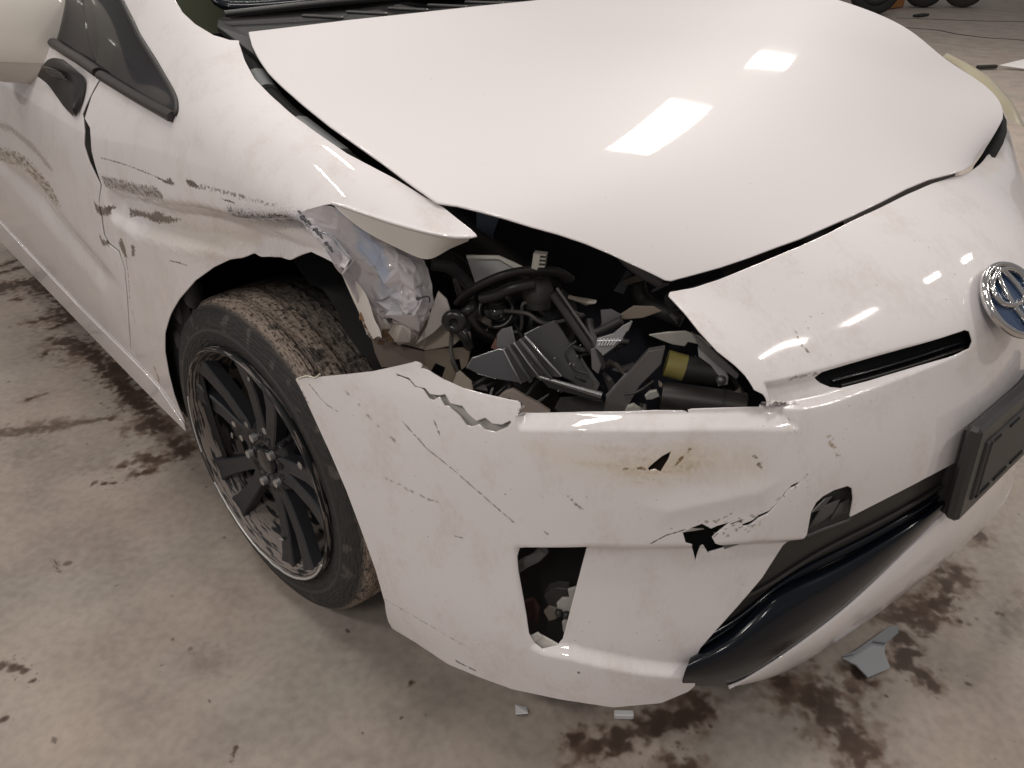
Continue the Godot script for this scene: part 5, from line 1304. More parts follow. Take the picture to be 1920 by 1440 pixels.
func whole_edge(called: String, grow: float) -> PackedVector2Array:
	var l := v2(EDGES[called])
	var lo := l[0]
	var hi := l[0]
	for p in l:
		lo = lo.min(p)
		hi = hi.max(p)
	if called == "crack_hole":
		var r := Geometry2D.offset_polygon(l, grow * .6)
		return r[0]
	lo -= Vector2(grow, grow)
	hi += Vector2(grow, grow)
	return PackedVector2Array([lo, Vector2(hi.x, lo.y), hi, Vector2(lo.x, hi.y)])

# a strip between two lines, arched outwards
func strip(a: PackedVector3Array, b: PackedVector3Array, arch: float, steps := 6) -> ArrayMesh:
	var st := SurfaceTool.new()
	st.begin(Mesh.PRIMITIVE_TRIANGLES)
	st.set_smooth_group(0)
	for i in a.size() - 1:
		for k in steps:
			var p: Array = []
			for q in [[i, k], [i + 1, k], [i + 1, k + 1], [i, k + 1]]:
				var t: float = float(q[1]) / steps
				p.append(a[q[0]].lerp(b[q[0]], t) + Vector3(-.1, .8, .5).normalized() * arch * sin(PI * t))
			var n: Vector3 = (p[1] - p[0]).cross(p[3] - p[0]).normalized()
			if n.dot(Vector3(-.5, .8, .6)) < 0:
				n = -n
			tri(st, [p[0], p[1], p[2]], [n, n, n], [Vector2.ZERO, Vector2.ZERO, Vector2.ZERO])
			tri(st, [p[0], p[2], p[3]], [n, n, n], [Vector2.ZERO, Vector2.ZERO, Vector2.ZERO])
	st.index()
	st.generate_normals()
	return st.commit()

func emblem() -> void:
	var chrome := mat(Color(.62, .61, .60), .12, 1.0)
	var blue := mat(Color(.02, .05, .12), .15, 0.0, 1.0)
	var at := fascia.at(3.0, 2.0)
	var n := fascia.normal(3.0, 1.9)
	n = (n + Vector3(0, .1, 0)).normalized()
	var e := Node3D.new()
	e.name = "emblem"
	car.add_child(e)
	e.set_meta("label", "round chrome emblem of interlaced ovals on a blue ground")
	e.transform = Transform3D(Basis(Vector3.RIGHT, n.cross(Vector3.RIGHT), n), Vector3(-.024, .702, .904) + n * .006)
	var ring := func(cx: float, cy: float, a: float, b: float, z: float) -> PackedVector3Array:
		var r := PackedVector3Array()
		for k in 64:
			var w := TAU * k / 64
			r.append(Vector3(cx + a * cos(w), cy + b * sin(w), z))
		return r
	put("backing", ball(Vector3.ZERO, Vector3(.075, .056, .006), 1.0, Basis(), 16), blue, e)
	put("outer_ring", tube(ring.call(0.0, 0.0, .0745, .0555, .004), .0065, true, 12, .8), chrome, e)
	put("upright_oval", tube(ring.call(0.0, .0, .0215, .049, .008), .0052, true, 12, .8), chrome, e)
	put("level_oval", tube(ring.call(0.0, .019, .052, .027, .008), .0052, true, 12, .8), chrome, e)

func plate_bracket(bumper: Node) -> void:
	var m := mat(Color(.034, .032, .032), .42)
	var b := put("plate_bracket", block(Vector3(.33, .165, .022), .006), m, car, "empty black licence plate bracket")
	var turn := Basis(Vector3.RIGHT, -.05) 
	b.transform = Transform3D(turn, Vector3(.006, .48, .955))
	var inner := mat(Color(.026, .025, .025), .5)
	put("inset", block(Vector3(.27, .105, .006), .003), inner, b).position = Vector3(0, -.002, .0115)
	for i in 4:
		put("slit", block(Vector3(.035, .005, .003), .001), void_black, b).position = Vector3(-.105 + i * .07, .045, .0152)
		put("slit", block(Vector3(.05, .006, .003), .001), void_black, b).position = Vector3(-.1 + i * .066, -.05, .0152)
	put("rib", block(Vector3(.006, .1, .006), .002), m, b).position = Vector3(-.12, 0, .014)
	put("spacer", block(Vector3(.26, .16, .03), .004), m, b).position = Vector3(0, -.02, -.024)

# ------------------------------------------------------------------ mirror and fender tip
func side_details() -> void:
	# inward fold below the fender's tip
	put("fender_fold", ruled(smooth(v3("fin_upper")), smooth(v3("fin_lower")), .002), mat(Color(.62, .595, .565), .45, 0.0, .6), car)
	var bead := smooth(v3("fin_upper"))
	put("fender_bead", tube(bead, .0022, false, 8), paint, car)
	# the crushed front end of the fender
	var s := loft("crumple_net", 5, Vector3(-.7, .3, .6))
	s.crush = noise(.0065, 21, FastNoiseLite.TYPE_SIMPLEX, 2)
	s.crush.fractal_type = FastNoiseLite.FRACTAL_RIDGED
	s.crush_fine = noise(.02, 4, FastNoiseLite.TYPE_SIMPLEX, 1)
	s.crush_fine.fractal_type = FastNoiseLite.FRACTAL_RIDGED
	s.crush_deep = .011
	var im := base_image(512, 512)
	var folds := noise(.03, 9, FastNoiseLite.TYPE_SIMPLEX, 4)
	folds.fractal_type = FastNoiseLite.FRACTAL_RIDGED
	var big := noise(.009, 14)
	for y in 512:
		for x in 512:
			var c := im.get_pixel(x, y)
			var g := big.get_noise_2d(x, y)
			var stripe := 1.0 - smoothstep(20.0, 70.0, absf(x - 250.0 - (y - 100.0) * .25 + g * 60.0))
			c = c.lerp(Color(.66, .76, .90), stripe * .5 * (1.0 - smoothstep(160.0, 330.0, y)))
			var rust := (1.0 - smoothstep(10.0, 60.0, absf(x - 130.0 + g * 70.0))) * smoothstep(300.0, 420.0, y)
			c = c.lerp(Color(.47, .34, .22), rust * clampf(.35 + big.get_noise_2d(x * 3.0, y * 3.0), 0, .8))
			c = c.lerp(Color(.74, .69, .61), smoothstep(330.0, 480.0, y) * .6)
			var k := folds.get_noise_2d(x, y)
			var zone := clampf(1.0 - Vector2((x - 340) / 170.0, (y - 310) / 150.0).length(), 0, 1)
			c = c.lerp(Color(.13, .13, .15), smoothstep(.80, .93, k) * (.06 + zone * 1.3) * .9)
			im.set_pixel(x, y, c)
	specks(im, 90, Color(.28, .26, .26), 3.0)
	s.crush_deep = .006
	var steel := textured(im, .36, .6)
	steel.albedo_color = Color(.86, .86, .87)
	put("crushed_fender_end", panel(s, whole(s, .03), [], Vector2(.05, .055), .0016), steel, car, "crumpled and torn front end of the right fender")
	put("crushed_folds", creased(s, 10, 12, .021), steel, car)
	var rip := smooth(v3("rip_line"))
	for k in 7:
		var a := k * 4 + rng.randi_range(0, 2)
		if a + 3 < rip.size():
			put("torn_edge", tube(PackedVector3Array([rip[a], rip[a + 1] + Vector3(0, rng.randf_range(-.003, .003), 0), rip[a + 2], rip[a + 3]]), rng.randf_range(.0016, .004), false, 6, .6, .4), mat(Color(.06, .06, .065), .6), car)
	for k in 2:
		var a := s.at(rng.randf_range(2.0, 3.6), rng.randf_range(2.4, 4.2))
		put("torn_edge", tube(smooth(PackedVector3Array([a, a + Vector3(rng.randf_range(-.015, .015), rng.randf_range(-.015, .015), .012), a + Vector3(rng.randf_range(-.02, .02), rng.randf_range(-.025, .025), .004)])), .0025, false, 6, .6, .3), mat(Color(.05, .05, .06), .5), car)
	for k in 9:                      # rust and packed dirt at the torn lower end
		var a := s.at(rng.randf_range(.5, 2.2), rng.randf_range(4.0, 4.95)) + Vector3(-.002, 0, .004)
		put("rust_flake", plate(PackedVector3Array([a, a + Vector3(rng.randf_range(.004, .012), rng.randf_range(-.006, .004), .006), a + Vector3(rng.randf_range(.0, .008), rng.randf_range(-.022, -.008), .004), a + Vector3(-.004, rng.randf_range(-.014, -.005), 0)]), .002), mat(Color(.17, .10, .055) * rng.randf_range(.7, 1.5), .9), car)
	var strip_a := smooth(v3("arch_strip_a"))
	var strip_b := smooth(v3("arch_strip_b"))
	put("fender_arch_strip", strip(strip_a, strip_b, .006), mat(Color(.68, .64, .61), .45, 0.0, .6), car)

	# mirror
	var m := Node3D.new()
	m.name = "mirror"
	car.add_child(m)
	m.set_meta("label", "white right door mirror on a black arm")
	var at := v3("mirror_at")[0]
	var turn := Basis(Vector3.UP, -.30) * Basis(Vector3.FORWARD, .10)
	put("mirror_housing", ball(at + turn * Vector3(-.02, .0, .0), Vector3(.158, .122, .10), .74, turn, 28, -.55), mat(Color(.72, .68, .63), .4, 0.0, 1.0), m)
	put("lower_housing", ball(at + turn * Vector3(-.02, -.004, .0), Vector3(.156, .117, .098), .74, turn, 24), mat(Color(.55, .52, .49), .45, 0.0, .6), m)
	put("mirror_arm", strip(smooth(v3("arm_left")), smooth(v3("arm_right")), .022, 10), mat(Color(.018, .016, .016), .38), m)
	var al := smooth(v3("arm_left"))
	var ar := smooth(v3("arm_right"))
	for i in 3:
		var k := 2 + i * 2
		put("arm_rib", tube(smooth(PackedVector3Array([al[k].lerp(ar[k], .35) + Vector3(-.012, .014, .014), al[k + 3].lerp(ar[k + 3], .5) + Vector3(-.014, .016, .016), al[k + 6].lerp(ar[k + 6], .62) + Vector3(-.012, .012, .012)])), .004, false, 8, 1.0, .3), mat(Color(.026, .024, .024), .32), m)

func ruled(a: PackedVector3Array, b: PackedVector3Array, thick: float) -> ArrayMesh:
	var st := SurfaceTool.new()
	st.begin(Mesh.PRIMITIVE_TRIANGLES)
	st.set_smooth_group(0)
	var n := a.size()
	for i in n - 1:
		for k in 4:
			var p: Array = []
			for q in [[i, k], [i + 1, k], [i + 1, k + 1], [i, k + 1]]:
				p.append(a[q[0]].lerp(b[q[0]], float(q[1]) / 4))
			var m := Vector3(-.5, -.2, .8)
			tri(st, [p[0], p[1], p[2]], [m, m, m], [Vector2.ZERO, Vector2.ZERO, Vector2.ZERO])
			tri(st, [p[0], p[2], p[3]], [m, m, m], [Vector2.ZERO, Vector2.ZERO, Vector2.ZERO])
	st.index()
	st.generate_normals()
	return st.commit()

# ------------------------------------------------------------------ wheel
func wheel() -> void:
	var w := Node3D.new()
	w.name = "wheel"
	car.add_child(w)
	w.set_meta("label", "muddy black right front wheel")
	w.position = Vector3(-.838, .308, .0)
	w.rotation = Vector3(0, .0757, 0)
	# tyre: x = 0 is the rim's outer lip, the tyre runs inwards (+x)
	var prof := [Vector2(.012, .226), Vector2(.003, .236), Vector2(-.002, 0.2550), Vector2(-.002, 0.2741), Vector2(.003, 0.2931), Vector2(.011, 0.3086), Vector2(.023, 0.3175), Vector2(.040, 0.3205), Vector2(.042, 0.3122), Vector2(.050, 0.3122), Vector2(.052, 0.3211), Vector2(.085, 0.3217), Vector2(.087, 0.3122), Vector2(.096, 0.3122), Vector2(.098, 0.3217), Vector2(.130, 0.3217), Vector2(.132, 0.3122), Vector2(.141, 0.3122), Vector2(.143, 0.3211), Vector2(.170, 0.3193), Vector2(.190, 0.3145), Vector2(.204, 0.3050), Vector2(.214, 0.2765), Vector2(.212, .24), Vector2(.200, .226)]
	var im := Image.create_empty(1024, 1024, false, Image.FORMAT_RGB8)
	var mud := noise(.016, 31, FastNoiseLite.TYPE_SIMPLEX_SMOOTH, 5)
	var grit := noise(.12, 8, FastNoiseLite.TYPE_SIMPLEX, 3)
	for y in 1024:
		var row := y / 1024.0 * (prof.size() - 1)
		for x in 1024:
			var c := Color(.19, .185, .185)
			var m := mud.get_noise_2d(x * 1.9, y * .34) * .9 + .5
			var cover := smoothstep(4.6, 5.6, row) * (1.0 - smoothstep(11.0, 17.0, row) * .7)
			cover *= smoothstep(-.1, .25, m)
			cover = maxf(cover, smoothstep(.72, .86, m) * .3 * smoothstep(1.5, 3.0, row))
			var g := grit.get_noise_2d(x * 1.5, y * .27)
			var earth := Color(.66, .60, .555).lerp(Color(.55, .49, .44), clampf(g * .9 + .4, 0, 1))
			c = c.lerp(earth, cover * .95)
			if cover > .3 and grit.get_noise_2d(x * 1.2 + 500, y * .3) > .42:
				c = c.lerp(Color(.2, .17, .15), .8)
			im.set_pixel(x, y, c)
	var rubber := textured(im, .78)
	var gi := grit.get_image(512, 512)
	rubber.heightmap_enabled = true
	rubber.heightmap_scale = .35
	rubber.heightmap_texture = ImageTexture.create_from_image(gi)
	var tyre := put("tyre", lathe(prof, 336, .0045, 14, 19), rubber, w)
	put("bead_ring", lathe([Vector2(-.0018, .262), Vector2(-.0042, .264), Vector2(-.0042, .268), Vector2(-.0018, .270)], 120), mat(Color(.035, .034, .034), .5), tyre)
	var gloss := mat(Color(.012, .013, .017), .26, .2, .6)
	var dusty_im := Image.create_empty(512, 512, false, Image.FORMAT_RGB8)
	var dn := noise(.022, 77, FastNoiseLite.TYPE_SIMPLEX_SMOOTH, 4)
	for y in 512:
		for x in 512:
			var c := Color(.07, .072, .082)
			var m := dn.get_noise_2d(x, y) * .9 + .5
			c = c.lerp(Color(.50, .465, .44), smoothstep(.66, .74, m) * .9)
			c = c.lerp(Color(.17, .18, .21), smoothstep(.34, .62, m) * .45)
			if grain.get_noise_2d(x * 1.6, y * 1.6) > .5:
				c = c.lerp(Color(.10, .10, .11), .7)
			dusty_im.set_pixel(x, y, c)
	var dusty := textured(dusty_im, .5, .15)
	dusty.uv1_triplanar = true
	dusty.uv1_scale = Vector3.ONE * 4.0
	var caked := textured(dusty_im, .6)
	var cake := Image.create_empty(512, 512, false, Image.FORMAT_RGB8)
	for y in 512:
		for x in 512:
			var m := dn.get_noise_2d(x * 1.4 + 900, y * 1.4) * .9 + .5
			var low := .5 + .5 * cos((x / 512.0 - .56) * TAU)
			var c := Color(.09, .092, .105).lerp(Color(.53, .49, .465), smoothstep(.62 - low * .35, .74 - low * .3, m) * .92)
			if grain.get_noise_2d(x * 1.6, y * 1.6) > .45:
				c = c.lerp(Color(.16, .15, .15), .35)
			cake.set_pixel(x, y, c)
	caked = textured(cake, .62)
	var rim := put("rim", lathe([Vector2(.20, .215), Vector2(.15, .205), Vector2(.10, .200), Vector2(.06, .204), Vector2(.035, .210), Vector2(.016, .2165), Vector2(.004, .221), Vector2(-.004, .2255), Vector2(-.010, .2295), Vector2(-.012, .2325), Vector2(-.009, .2352), Vector2(.000, .236), Vector2(.012, .228)], 144), caked, w)
	var lip := PackedVector3Array()
	for k in 40:                     # bare metal where the lip has been scraped
		var a := deg_to_rad(118.0 + k * 3.0)
		lip.append(Vector3(-.0125 + rng.randf_range(-.0006, .0006), cos(a) * .2322, sin(a) * .2322))
	put("scraped_lip", tube(lip, .0024, false, 8), mat(Color(.62, .61, .60), .4, .5), rim)
	lip = PackedVector3Array()
	for k in 12:
		var a := deg_to_rad(252.0 + k * 3.0)
		lip.append(Vector3(-.0125, cos(a) * .2322, sin(a) * .2322))
	put("scraped_lip", tube(lip, .0018, false, 8), mat(Color(.55, .54, .52), .5, .3), rim)
	put("barrel_back", lathe([Vector2(.14, .001), Vector2(.14, .2)], 60), void_black, rim)
	put("brake_disc", lathe([Vector2(.112, .05), Vector2(.11, .14), Vector2(.122, .14)], 60), mat(Color(.05, .046, .043), .6, .6), w)
	put("hub", lathe([Vector2(.08, .078), Vector2(.031, .074), Vector2(.020, .066), Vector2(.016, .05), Vector2(.022, .034), Vector2(.026, .032), Vector2(.026, .001)], 72), dusty, rim)
	put("centre_cap", lathe([Vector2(.026, .029), Vector2(.016, .027), Vector2(.014, .022), Vector2(.013, .001)], 40), gloss, rim)
	var spoke_black := mat(Color(.022, .023, .028), .42)
	for i in 5:                      # twin spokes
		for s in [-1.0, 1.0]:
			var a: float = TAU * i / 5.0 + .22 + s * .20
			var o := Vector3(0, cos(a), sin(a))
			var q := Vector3(0, -sin(a), cos(a))
			var out := PackedVector3Array()
			for k in [[.050, .017, .020], [.09, .0150, .022], [.15, .0160, .017], [.200, .020, .008], [.222, .026, .003]]:
				out.append(Vector3(k[2], 0, 0) + o * k[0] + q * k[1])
			for k in [[.222, -.026, .003], [.200, -.020, .008], [.15, -.0160, .017], [.09, -.0150, .022], [.050, -.017, .020]]:
				out.append(Vector3(k[2], 0, 0) + o * k[0] + q * k[1])
			put("spoke", bent_plate(out, .022), spoke_black, rim)
	var nut := mat(Color(.55, .55, .55), .3, .8)
	for i in 5:
		var a := TAU * i / 5.0 + .22 + TAU / 10
		put("lug_nut", lathe_at(Vector3(.012, cos(a) * .050, sin(a) * .050), .0085, .010), nut, rim)
	for i in 9:                      # clods of dried mud thrown against the wheel
		var a := rng.randf() * TAU
		var r := rng.randf_range(.07, .2)
		put("mud_clod", ball(Vector3(.014 - r * .04, cos(a) * r, sin(a) * r), Vector3(.0012, rng.randf_range(.003, .008), rng.randf_range(.003, .009)), .6, Basis(Vector3.RIGHT, a * 3.0), 5), mat(Color(.30, .275, .255) * rng.randf_range(.7, 1.2), .95), rim)

# a plate whose outline is mirrored about its length: two long edges, joined across
func bent_plate(line: PackedVector3Array, thick: float) -> ArrayMesh:
	var st := SurfaceTool.new()
	st.begin(Mesh.PRIMITIVE_TRIANGLES)
	var n := line.size() / 2
	var z := [Vector2.ZERO, Vector2.ZERO, Vector2.ZERO]
	var d := Vector3(thick, 0, 0)
	for i in n - 1:
		var a := line[i]
		var b := line[i + 1]
		var c := line[line.size() - 2 - i]
		var e := line[line.size() - 1 - i]
		var ca := (a + e) * .5
		var cb := (b + c) * .5
		var f := (b - a).cross(e - a).normalized()
		if f.x > 0:
			f = -f
		for side in [[a, b, 1.0], [e, c, -1.0]]:
			var p: Vector3 = side[0]
			var q: Vector3 = side[1]
			var o := ((a - e).normalized() * side[2] as Vector3)
			var pi_ := p.lerp(ca, .16) - Vector3(.003, 0, 0)
			var qi := q.lerp(cb, .16) - Vector3(.003, 0, 0)
			var m := (f + o).normalized()
			tri(st, [pi_, qi, cb], [f, f, f], z)
			tri(st, [pi_, cb, ca], [f, f, f], z)
			tri(st, [p, q, qi], [m, m, m], z)
			tri(st, [p, qi, pi_], [m, m, m], z)
			tri(st, [p, q, q + d], [o, o, o], z)
			tri(st, [p, q + d, p + d], [o, o, o], z)
		tri(st, [a + d, b + d, c + d], [-f, -f, -f], z)
		tri(st, [a + d, c + d, e + d], [-f, -f, -f], z)
	return st.commit()

func lathe_at(at: Vector3, r: float, deep: float) -> ArrayMesh:
	var st := SurfaceTool.new()
	var c := CylinderMesh.new()
	c.top_radius = r
	c.bottom_radius = r * 1.1
	c.height = deep
	c.radial_segments = 6
	c.rings = 1
	st.append_from(c, 0, Transform3D(Basis(Vector3.FORWARD, -PI / 2), at))
	return st.commit()

func wheel_housing() -> void:
	# liner: an arch of black plastic over the wheel
	var st := SurfaceTool.new()
	st.begin(Mesh.PRIMITIVE_TRIANGLES)
	st.set_smooth_group(0)
	var rows: Array = []
	for k in 31:
		var a := deg_to_rad(-78.0 + k * 5.4)
		var r := .385 + .012 * sin(k * 1.7)
		var row: Array = []
		for j in 6:
			var x := lerpf(-.815 if k < 12 else -.74, -.50, j / 5.0)
			row.append(Vector3(x, .33 + cos(a) * (r + .02 * sin(PI * j / 5.0)), sin(a) * r))
		rows.append(row)
	for i in 30:
		for j in 5:
			var n: Vector3 = Vector3(0, .3, 0) - rows[i][j]
			tri(st, [rows[i][j], rows[i + 1][j], rows[i + 1][j + 1]], [n, n, n], [Vector2.ZERO, Vector2.ZERO, Vector2.ZERO])
			tri(st, [rows[i][j], rows[i + 1][j + 1], rows[i][j + 1]], [n, n, n], [Vector2.ZERO, Vector2.ZERO, Vector2.ZERO])
	st.index()
	st.generate_normals()
	put("wheel_liner", st.commit(), mat(Color(.014, .013, .014), .75), car)
	put("inner_wheel_wall", plate(PackedVector3Array([Vector3(-.50, .12, -.5), Vector3(-.50, .12, .45), Vector3(-.50, .72, .45), Vector3(-.50, .80, 0), Vector3(-.50, .72, -.5)]), .006), mat(Color(.02, .018, .017), .85), car)
	put("strut_tower", ball(Vector3(-.56, .62, .05), Vector3(.09, .16, .09), .6), mat(Color(.06, .05, .045), .85), car)
	# torn liner edge behind the wheel
	for q in [[-.16, .615, .04], [-.235, .55, .035], [-.268, .47, .03], [-.27, .40, .03]]:
		put("liner_tab", ball(Vector3(-.835, q[1], q[0]), Vector3(.018, q[2], .02), .7, Basis(), 8), mat(Color(.016, .016, .018), .6), car)
	put("mud_flap", plate(PackedVector3Array([Vector3(-.835, .42, -.285), Vector3(-.845, .24, -.30), Vector3(-.80, .20, -.30), Vector3(-.62, .20, -.30), Vector3(-.62, .45, -.285)]), .006), mat(Color(.013, .013, .014), .6), car)
	put("underbody", plate(PackedVector3Array([Vector3(-.80, .19, -.34), Vector3(.8, .19, -.34), Vector3(.8, .19, -2.6), Vector3(-.80, .19, -2.6)]), .02), void_black, car)
	put("underbody", plate(PackedVector3Array([Vector3(-.48, .2, -.34), Vector3(.8, .2, -.34), Vector3(.62, .2, .72), Vector3(-.40, .2, .78), Vector3(-.48, .2, .4)]), .02), void_black, car)
	put("far_side", plate(PackedVector3Array([Vector3(.80, .2, -2.6), Vector3(.80, .2, .5), Vector3(.78, .8, .5), Vector3(.78, .95, -.4), Vector3(.78, .95, -2.6)]), .02), paint, car)
	put("far_wheel_tyre", lathe_shift(), mat(Color(.02, .02, .02), .8), car)

func lathe_shift() -> ArrayMesh:
	var st := SurfaceTool.new()
	st.append_from(lathe([Vector2(-.1, .2), Vector2(-.105, .26), Vector2(-.08, .30), Vector2(.08, .30), Vector2(.105, .26), Vector2(.1, .2)], 48), 0, Transform3D(Basis(), Vector3(.72, .306, 0)))
	return st.commit()

# ------------------------------------------------------------------ what the lost headlight leaves open
func headlight_bay() -> void:
	var bay := Node3D.new()
	bay.name = "headlight_bay"
	car.add_child(bay)
	bay.set_meta("label", "open headlight bay with broken black plastic")
	put("bay_wall", plate(v3("bay_wall"), .004), mat(Color(.020, .024, .040), .7), bay)
	put("inner_fender", plate(v3("blue_panel"), .004), mat(Color(.12, .16, .24), .5), bay)
	put("bay_floor", plate(v3("bay_floor"), .004), mat(Color(.012, .011, .011), .85), bay)
	var silver := mat(Color(.50, .50, .50), .22, .85)
	var white := mat(Color(.60, .60, .60), .5)
	var charcoal := mat(Color(.085, .084, .088), .4)
	var tan := mat(Color(.46, .39, .32), .7)
	var earth := mat(Color(.20, .165, .125), .9)
	var kinds := [
		["white_bracket", "bracket", white, .003], ["bracket_lip", "bracket", mat(Color(0.845, 0.821, 0.749), .4), .006], ["connector", "connector", mat(Color(0.378, 0.367, 0.326), .6), .02],
		["panel_right", "broken_housing", charcoal, .004], ["left_shard", "broken_housing", mat(Color(0.130, 0.130, 0.139), .38), .003], ["top_shard", "shard", mat(Color(0.167, 0.167, 0.171), .35), .003], ["small_red_shard", "shard", mat(Color(0.238, 0.119, 0.095), .5), .003],
		["lens_shard", "lens_shard", mat(Color(0.333, 0.333, 0.344), .2, .3), .003], ["leaf_shard", "shard", mat(Color(0.143, 0.139, 0.147), .45), .003], ["tan_leaf", "bracket", mat(Color(0.238, 0.195, 0.155), .7), .004],
		["strut", "strut", mat(Color(0.123, 0.112, 0.109), .55), .016], ["metal_plate", "bracket", mat(Color(0.309, 0.297, 0.274), .55), .004], ["arc_bracket", "bracket", mat(Color(0.357, 0.357, 0.357), .5), .006], ["pale_clip", "clip", mat(Color(0.322, 0.314, 0.290), .6), .008], ["pale_clip_low", "clip", mat(Color(0.419, 0.402, 0.354), .6), .01],
		["clip_bracket", "clip", earth, .008], ["pale_tab", "tab", tan, .005], ["rubber_flap", "rubber_flap", mat(Color(0.179, 0.139, 0.119), .8), .005], ["tan_pile", "torn_panel", mat(Color(0.402, 0.337, 0.298), .8), .01],
		["grey_side_hose", "bracket", mat(Color(0.238, 0.238, 0.249), .6), .01], ["cavity_flap", "flap", mat(Color(0.035, 0.035, 0.041), .6), .004], ["dark_lug", "lug", mat(Color(0.024, 0.024, 0.027), .35), .025], ["grey_plate_low", "shard", mat(Color(0.143, 0.139, 0.133), .5), .003], ["tall_clip", "clip", mat(Color(0.155, 0.143, 0.139), .5), .008], ["dark_bracket_low", "broken_housing", mat(Color(0.052, 0.048, 0.048), .6), .006], ["nose_tab", "bracket", mat(Color(0.179, 0.171, 0.167), .55), .006],
	]
	for k in kinds:
		put(k[1], plate(v3(k[0]), k[3]), k[2], bay)
	# torn sheet metal hanging from the fender
	for q in [["tan_metal", tan], ["tan_fold", mat(Color(.52, .48, .46), .5, .2)]]:
		put("torn_metal", plate(v3(q[0]), .003), q[1], bay)
	# ridged silver bracket: three long folds
	var sb := v3("shiny_bracket")
	put("silver_bracket", plate(sb, .003), mat(Color(.16, .155, .16), .3, .6), bay)
	for i in 5:
		var t := i / 4.0
		var a := sb[0].lerp(sb[2], t)
		var b := sb[6].lerp(sb[4], t)
		put("silver_rib", tube(PackedVector3Array([a + Vector3(-.006, .006, .006), a.lerp(b, .5) + Vector3(-.011, .009, .011), b + Vector3(-.006, .006, .006)]), .0045 if i % 2 else .0025, false, 8, .7), silver if i % 2 == 0 else mat(Color(.10, .095, .10), .35, .4), bay)
	var ls := v3("long_strip")
	put("silver_edge", plate(ls, .003), mat(Color(.06, .06, .062), .25, .3), bay)
	put("silver_edge", tube(PackedVector3Array([ls[0], ls[1], ls[2], ls[3]]), .0028, false, 8, 1.0, 1.8), silver, bay)
	# bright broken edges of the shards
	for q in [["left_shard", 0, 1, .0016], ["left_shard", 1, 2, .0016], ["left_shard", 6, 7, .0012], ["left_shard", 2, 3, .002], ["left_shard", 3, 4, .0018], ["panel_right", 0, 1, .0012], ["panel_right", 5, 6, .0012], ["panel_right", 10, 0, .002], ["panel_right", 9, 10, .002], ["top_shard", 2, 3, .0016], ["lens_shard", 0, 1, .002], ["lens_shard", 2, 3, .002], ["lens_shard", 3, 4, .002], ["strut", 1, 2, .0018], ["diag", 0, 0, 0]]:
		if q[0] == "diag":
			continue
		var v := v3(q[0])
		put("broken_edge", tube(PackedVector3Array([v[q[1]], v[q[2]]]), q[3], false, 6), mat(Color(.34, .34, .35), .25, .5), bay)
	# etched ticks on the clear lens piece
	var lv := v3("lens_shard")
	for i in 6:
		var a := lv[6].lerp(lv[2], .12 + i * .14)
		var b := lv[5].lerp(lv[3], .12 + i * .14)
		put("lens_tick", tube(PackedVector3Array([a.lerp(b, .1) + Vector3(-.003, .003, .004), a.lerp(b, .8) + Vector3(-.003, .003, .004)]), .0022, false, 6, .6), mat(Color(.62, .62, .63), .25, .2), bay)
	put("lens_tick", tube(PackedVector3Array([lv[6].lerp(lv[5], .3) + Vector3(-.003, .003, .004), lv[2].lerp(lv[3], .3) + Vector3(-.003, .003, .004)]), .002, false, 6, .6), mat(Color(.62, .62, .63), .25, .2), bay)
	# round parts
	put("lamp_bowl_ring", tube(smooth(v3("bowl_ring")), .011, false, 12, .55), mat(Color(.028, .026, .026), .42), bay)
	put("lamp_bowl_ring", tube(smooth(v3("bowl_rim_low")), .008, false, 10), mat(Color(.02, .019, .019), .4), bay)
	var ba := v3("bowl_at")
	put("lamp_bowl", ball(ba[0] + Vector3(.03, -.01, -.03), Vector3(.07, .055, .07), 1.0), mat(Color(.008, .008, .009), .3), bay)
	put("lamp_bowl", ball(ba[2] + Vector3(.02, -.02, -.02), Vector3(.06, .06, .06), .8), mat(Color(.010, .010, .011), .35), bay)
	var pr := v3("projector_at")
	put("projector_lens", ball(pr[0], Vector3(.018, .014, .018), 1.0), mat(Color(.03, .03, .025), .05, 0.0, 1.0), bay)
	put("projector_collar", tube(circle(pr[0], .024, Vector3(-.6, .5, .6)), .004, true, 8), mat(Color(.03, .029, .028), .3), bay)
	put("levelling_motor", ball(v3("dome_at")[0], Vector3(.021, .021, .021), .8), mat(Color(.055, .050, .048), .6), bay)
	put("levelling_motor", tube(v3("dome_at"), .019, false, 16), mat(Color(.03, .028, .027), .55), bay)
	var db := v3("diagonal_bar")
	put("diagonal_bar", tube(db, .0095, false, 4, .7), mat(Color(.035, .033, .033), .5), bay)
	put("bar_edge", tube(PackedVector3Array([db[0] + Vector3(.004, .008, .004), db[3] + Vector3(.004, .008, .004)]), .0022, false, 6), mat(Color(.13, .125, .12), .45), bay)
	for q in [["thin_bar", .006, .05], ["cross_bar", .006, .04]]:
		put("bar", tube(smooth(v3(q[0])), q[1], false, 8), mat(Color(q[2], q[2] * .95, q[2] * .95), .5), bay)
	for q in [["hose_a", .009, .12], ["hose_b", .012, .016], ["hose_c", .009, .05], ["hose_d", .012, .016]]:
		put("hose", tube(smooth(v3(q[0])), q[1], false, 10), mat(Color(q[2], q[2] * .97, q[2]), .6), bay)
	for q in ["clip_arm", "clip_arm_b", "clip_ring"]:
		put("harness_clip", tube(smooth(v3(q)), .007 if q != "clip_ring" else .008, false, 8), mat(Color(.014, .014, .015), .3), bay)
	for q in ["wire_a", "wire_b", "wire_c"]:
		put("wire", tube(smooth(v3(q)), .0018, false, 6), mat(Color(.22, .21, .2) if q == "wire_b" else Color(.03, .03, .03), .5), bay)
	var du := v3("duct")
	put("duct", tube(smooth(du), .021, false, 20), mat(Color(.040, .036, .035), .42), bay)
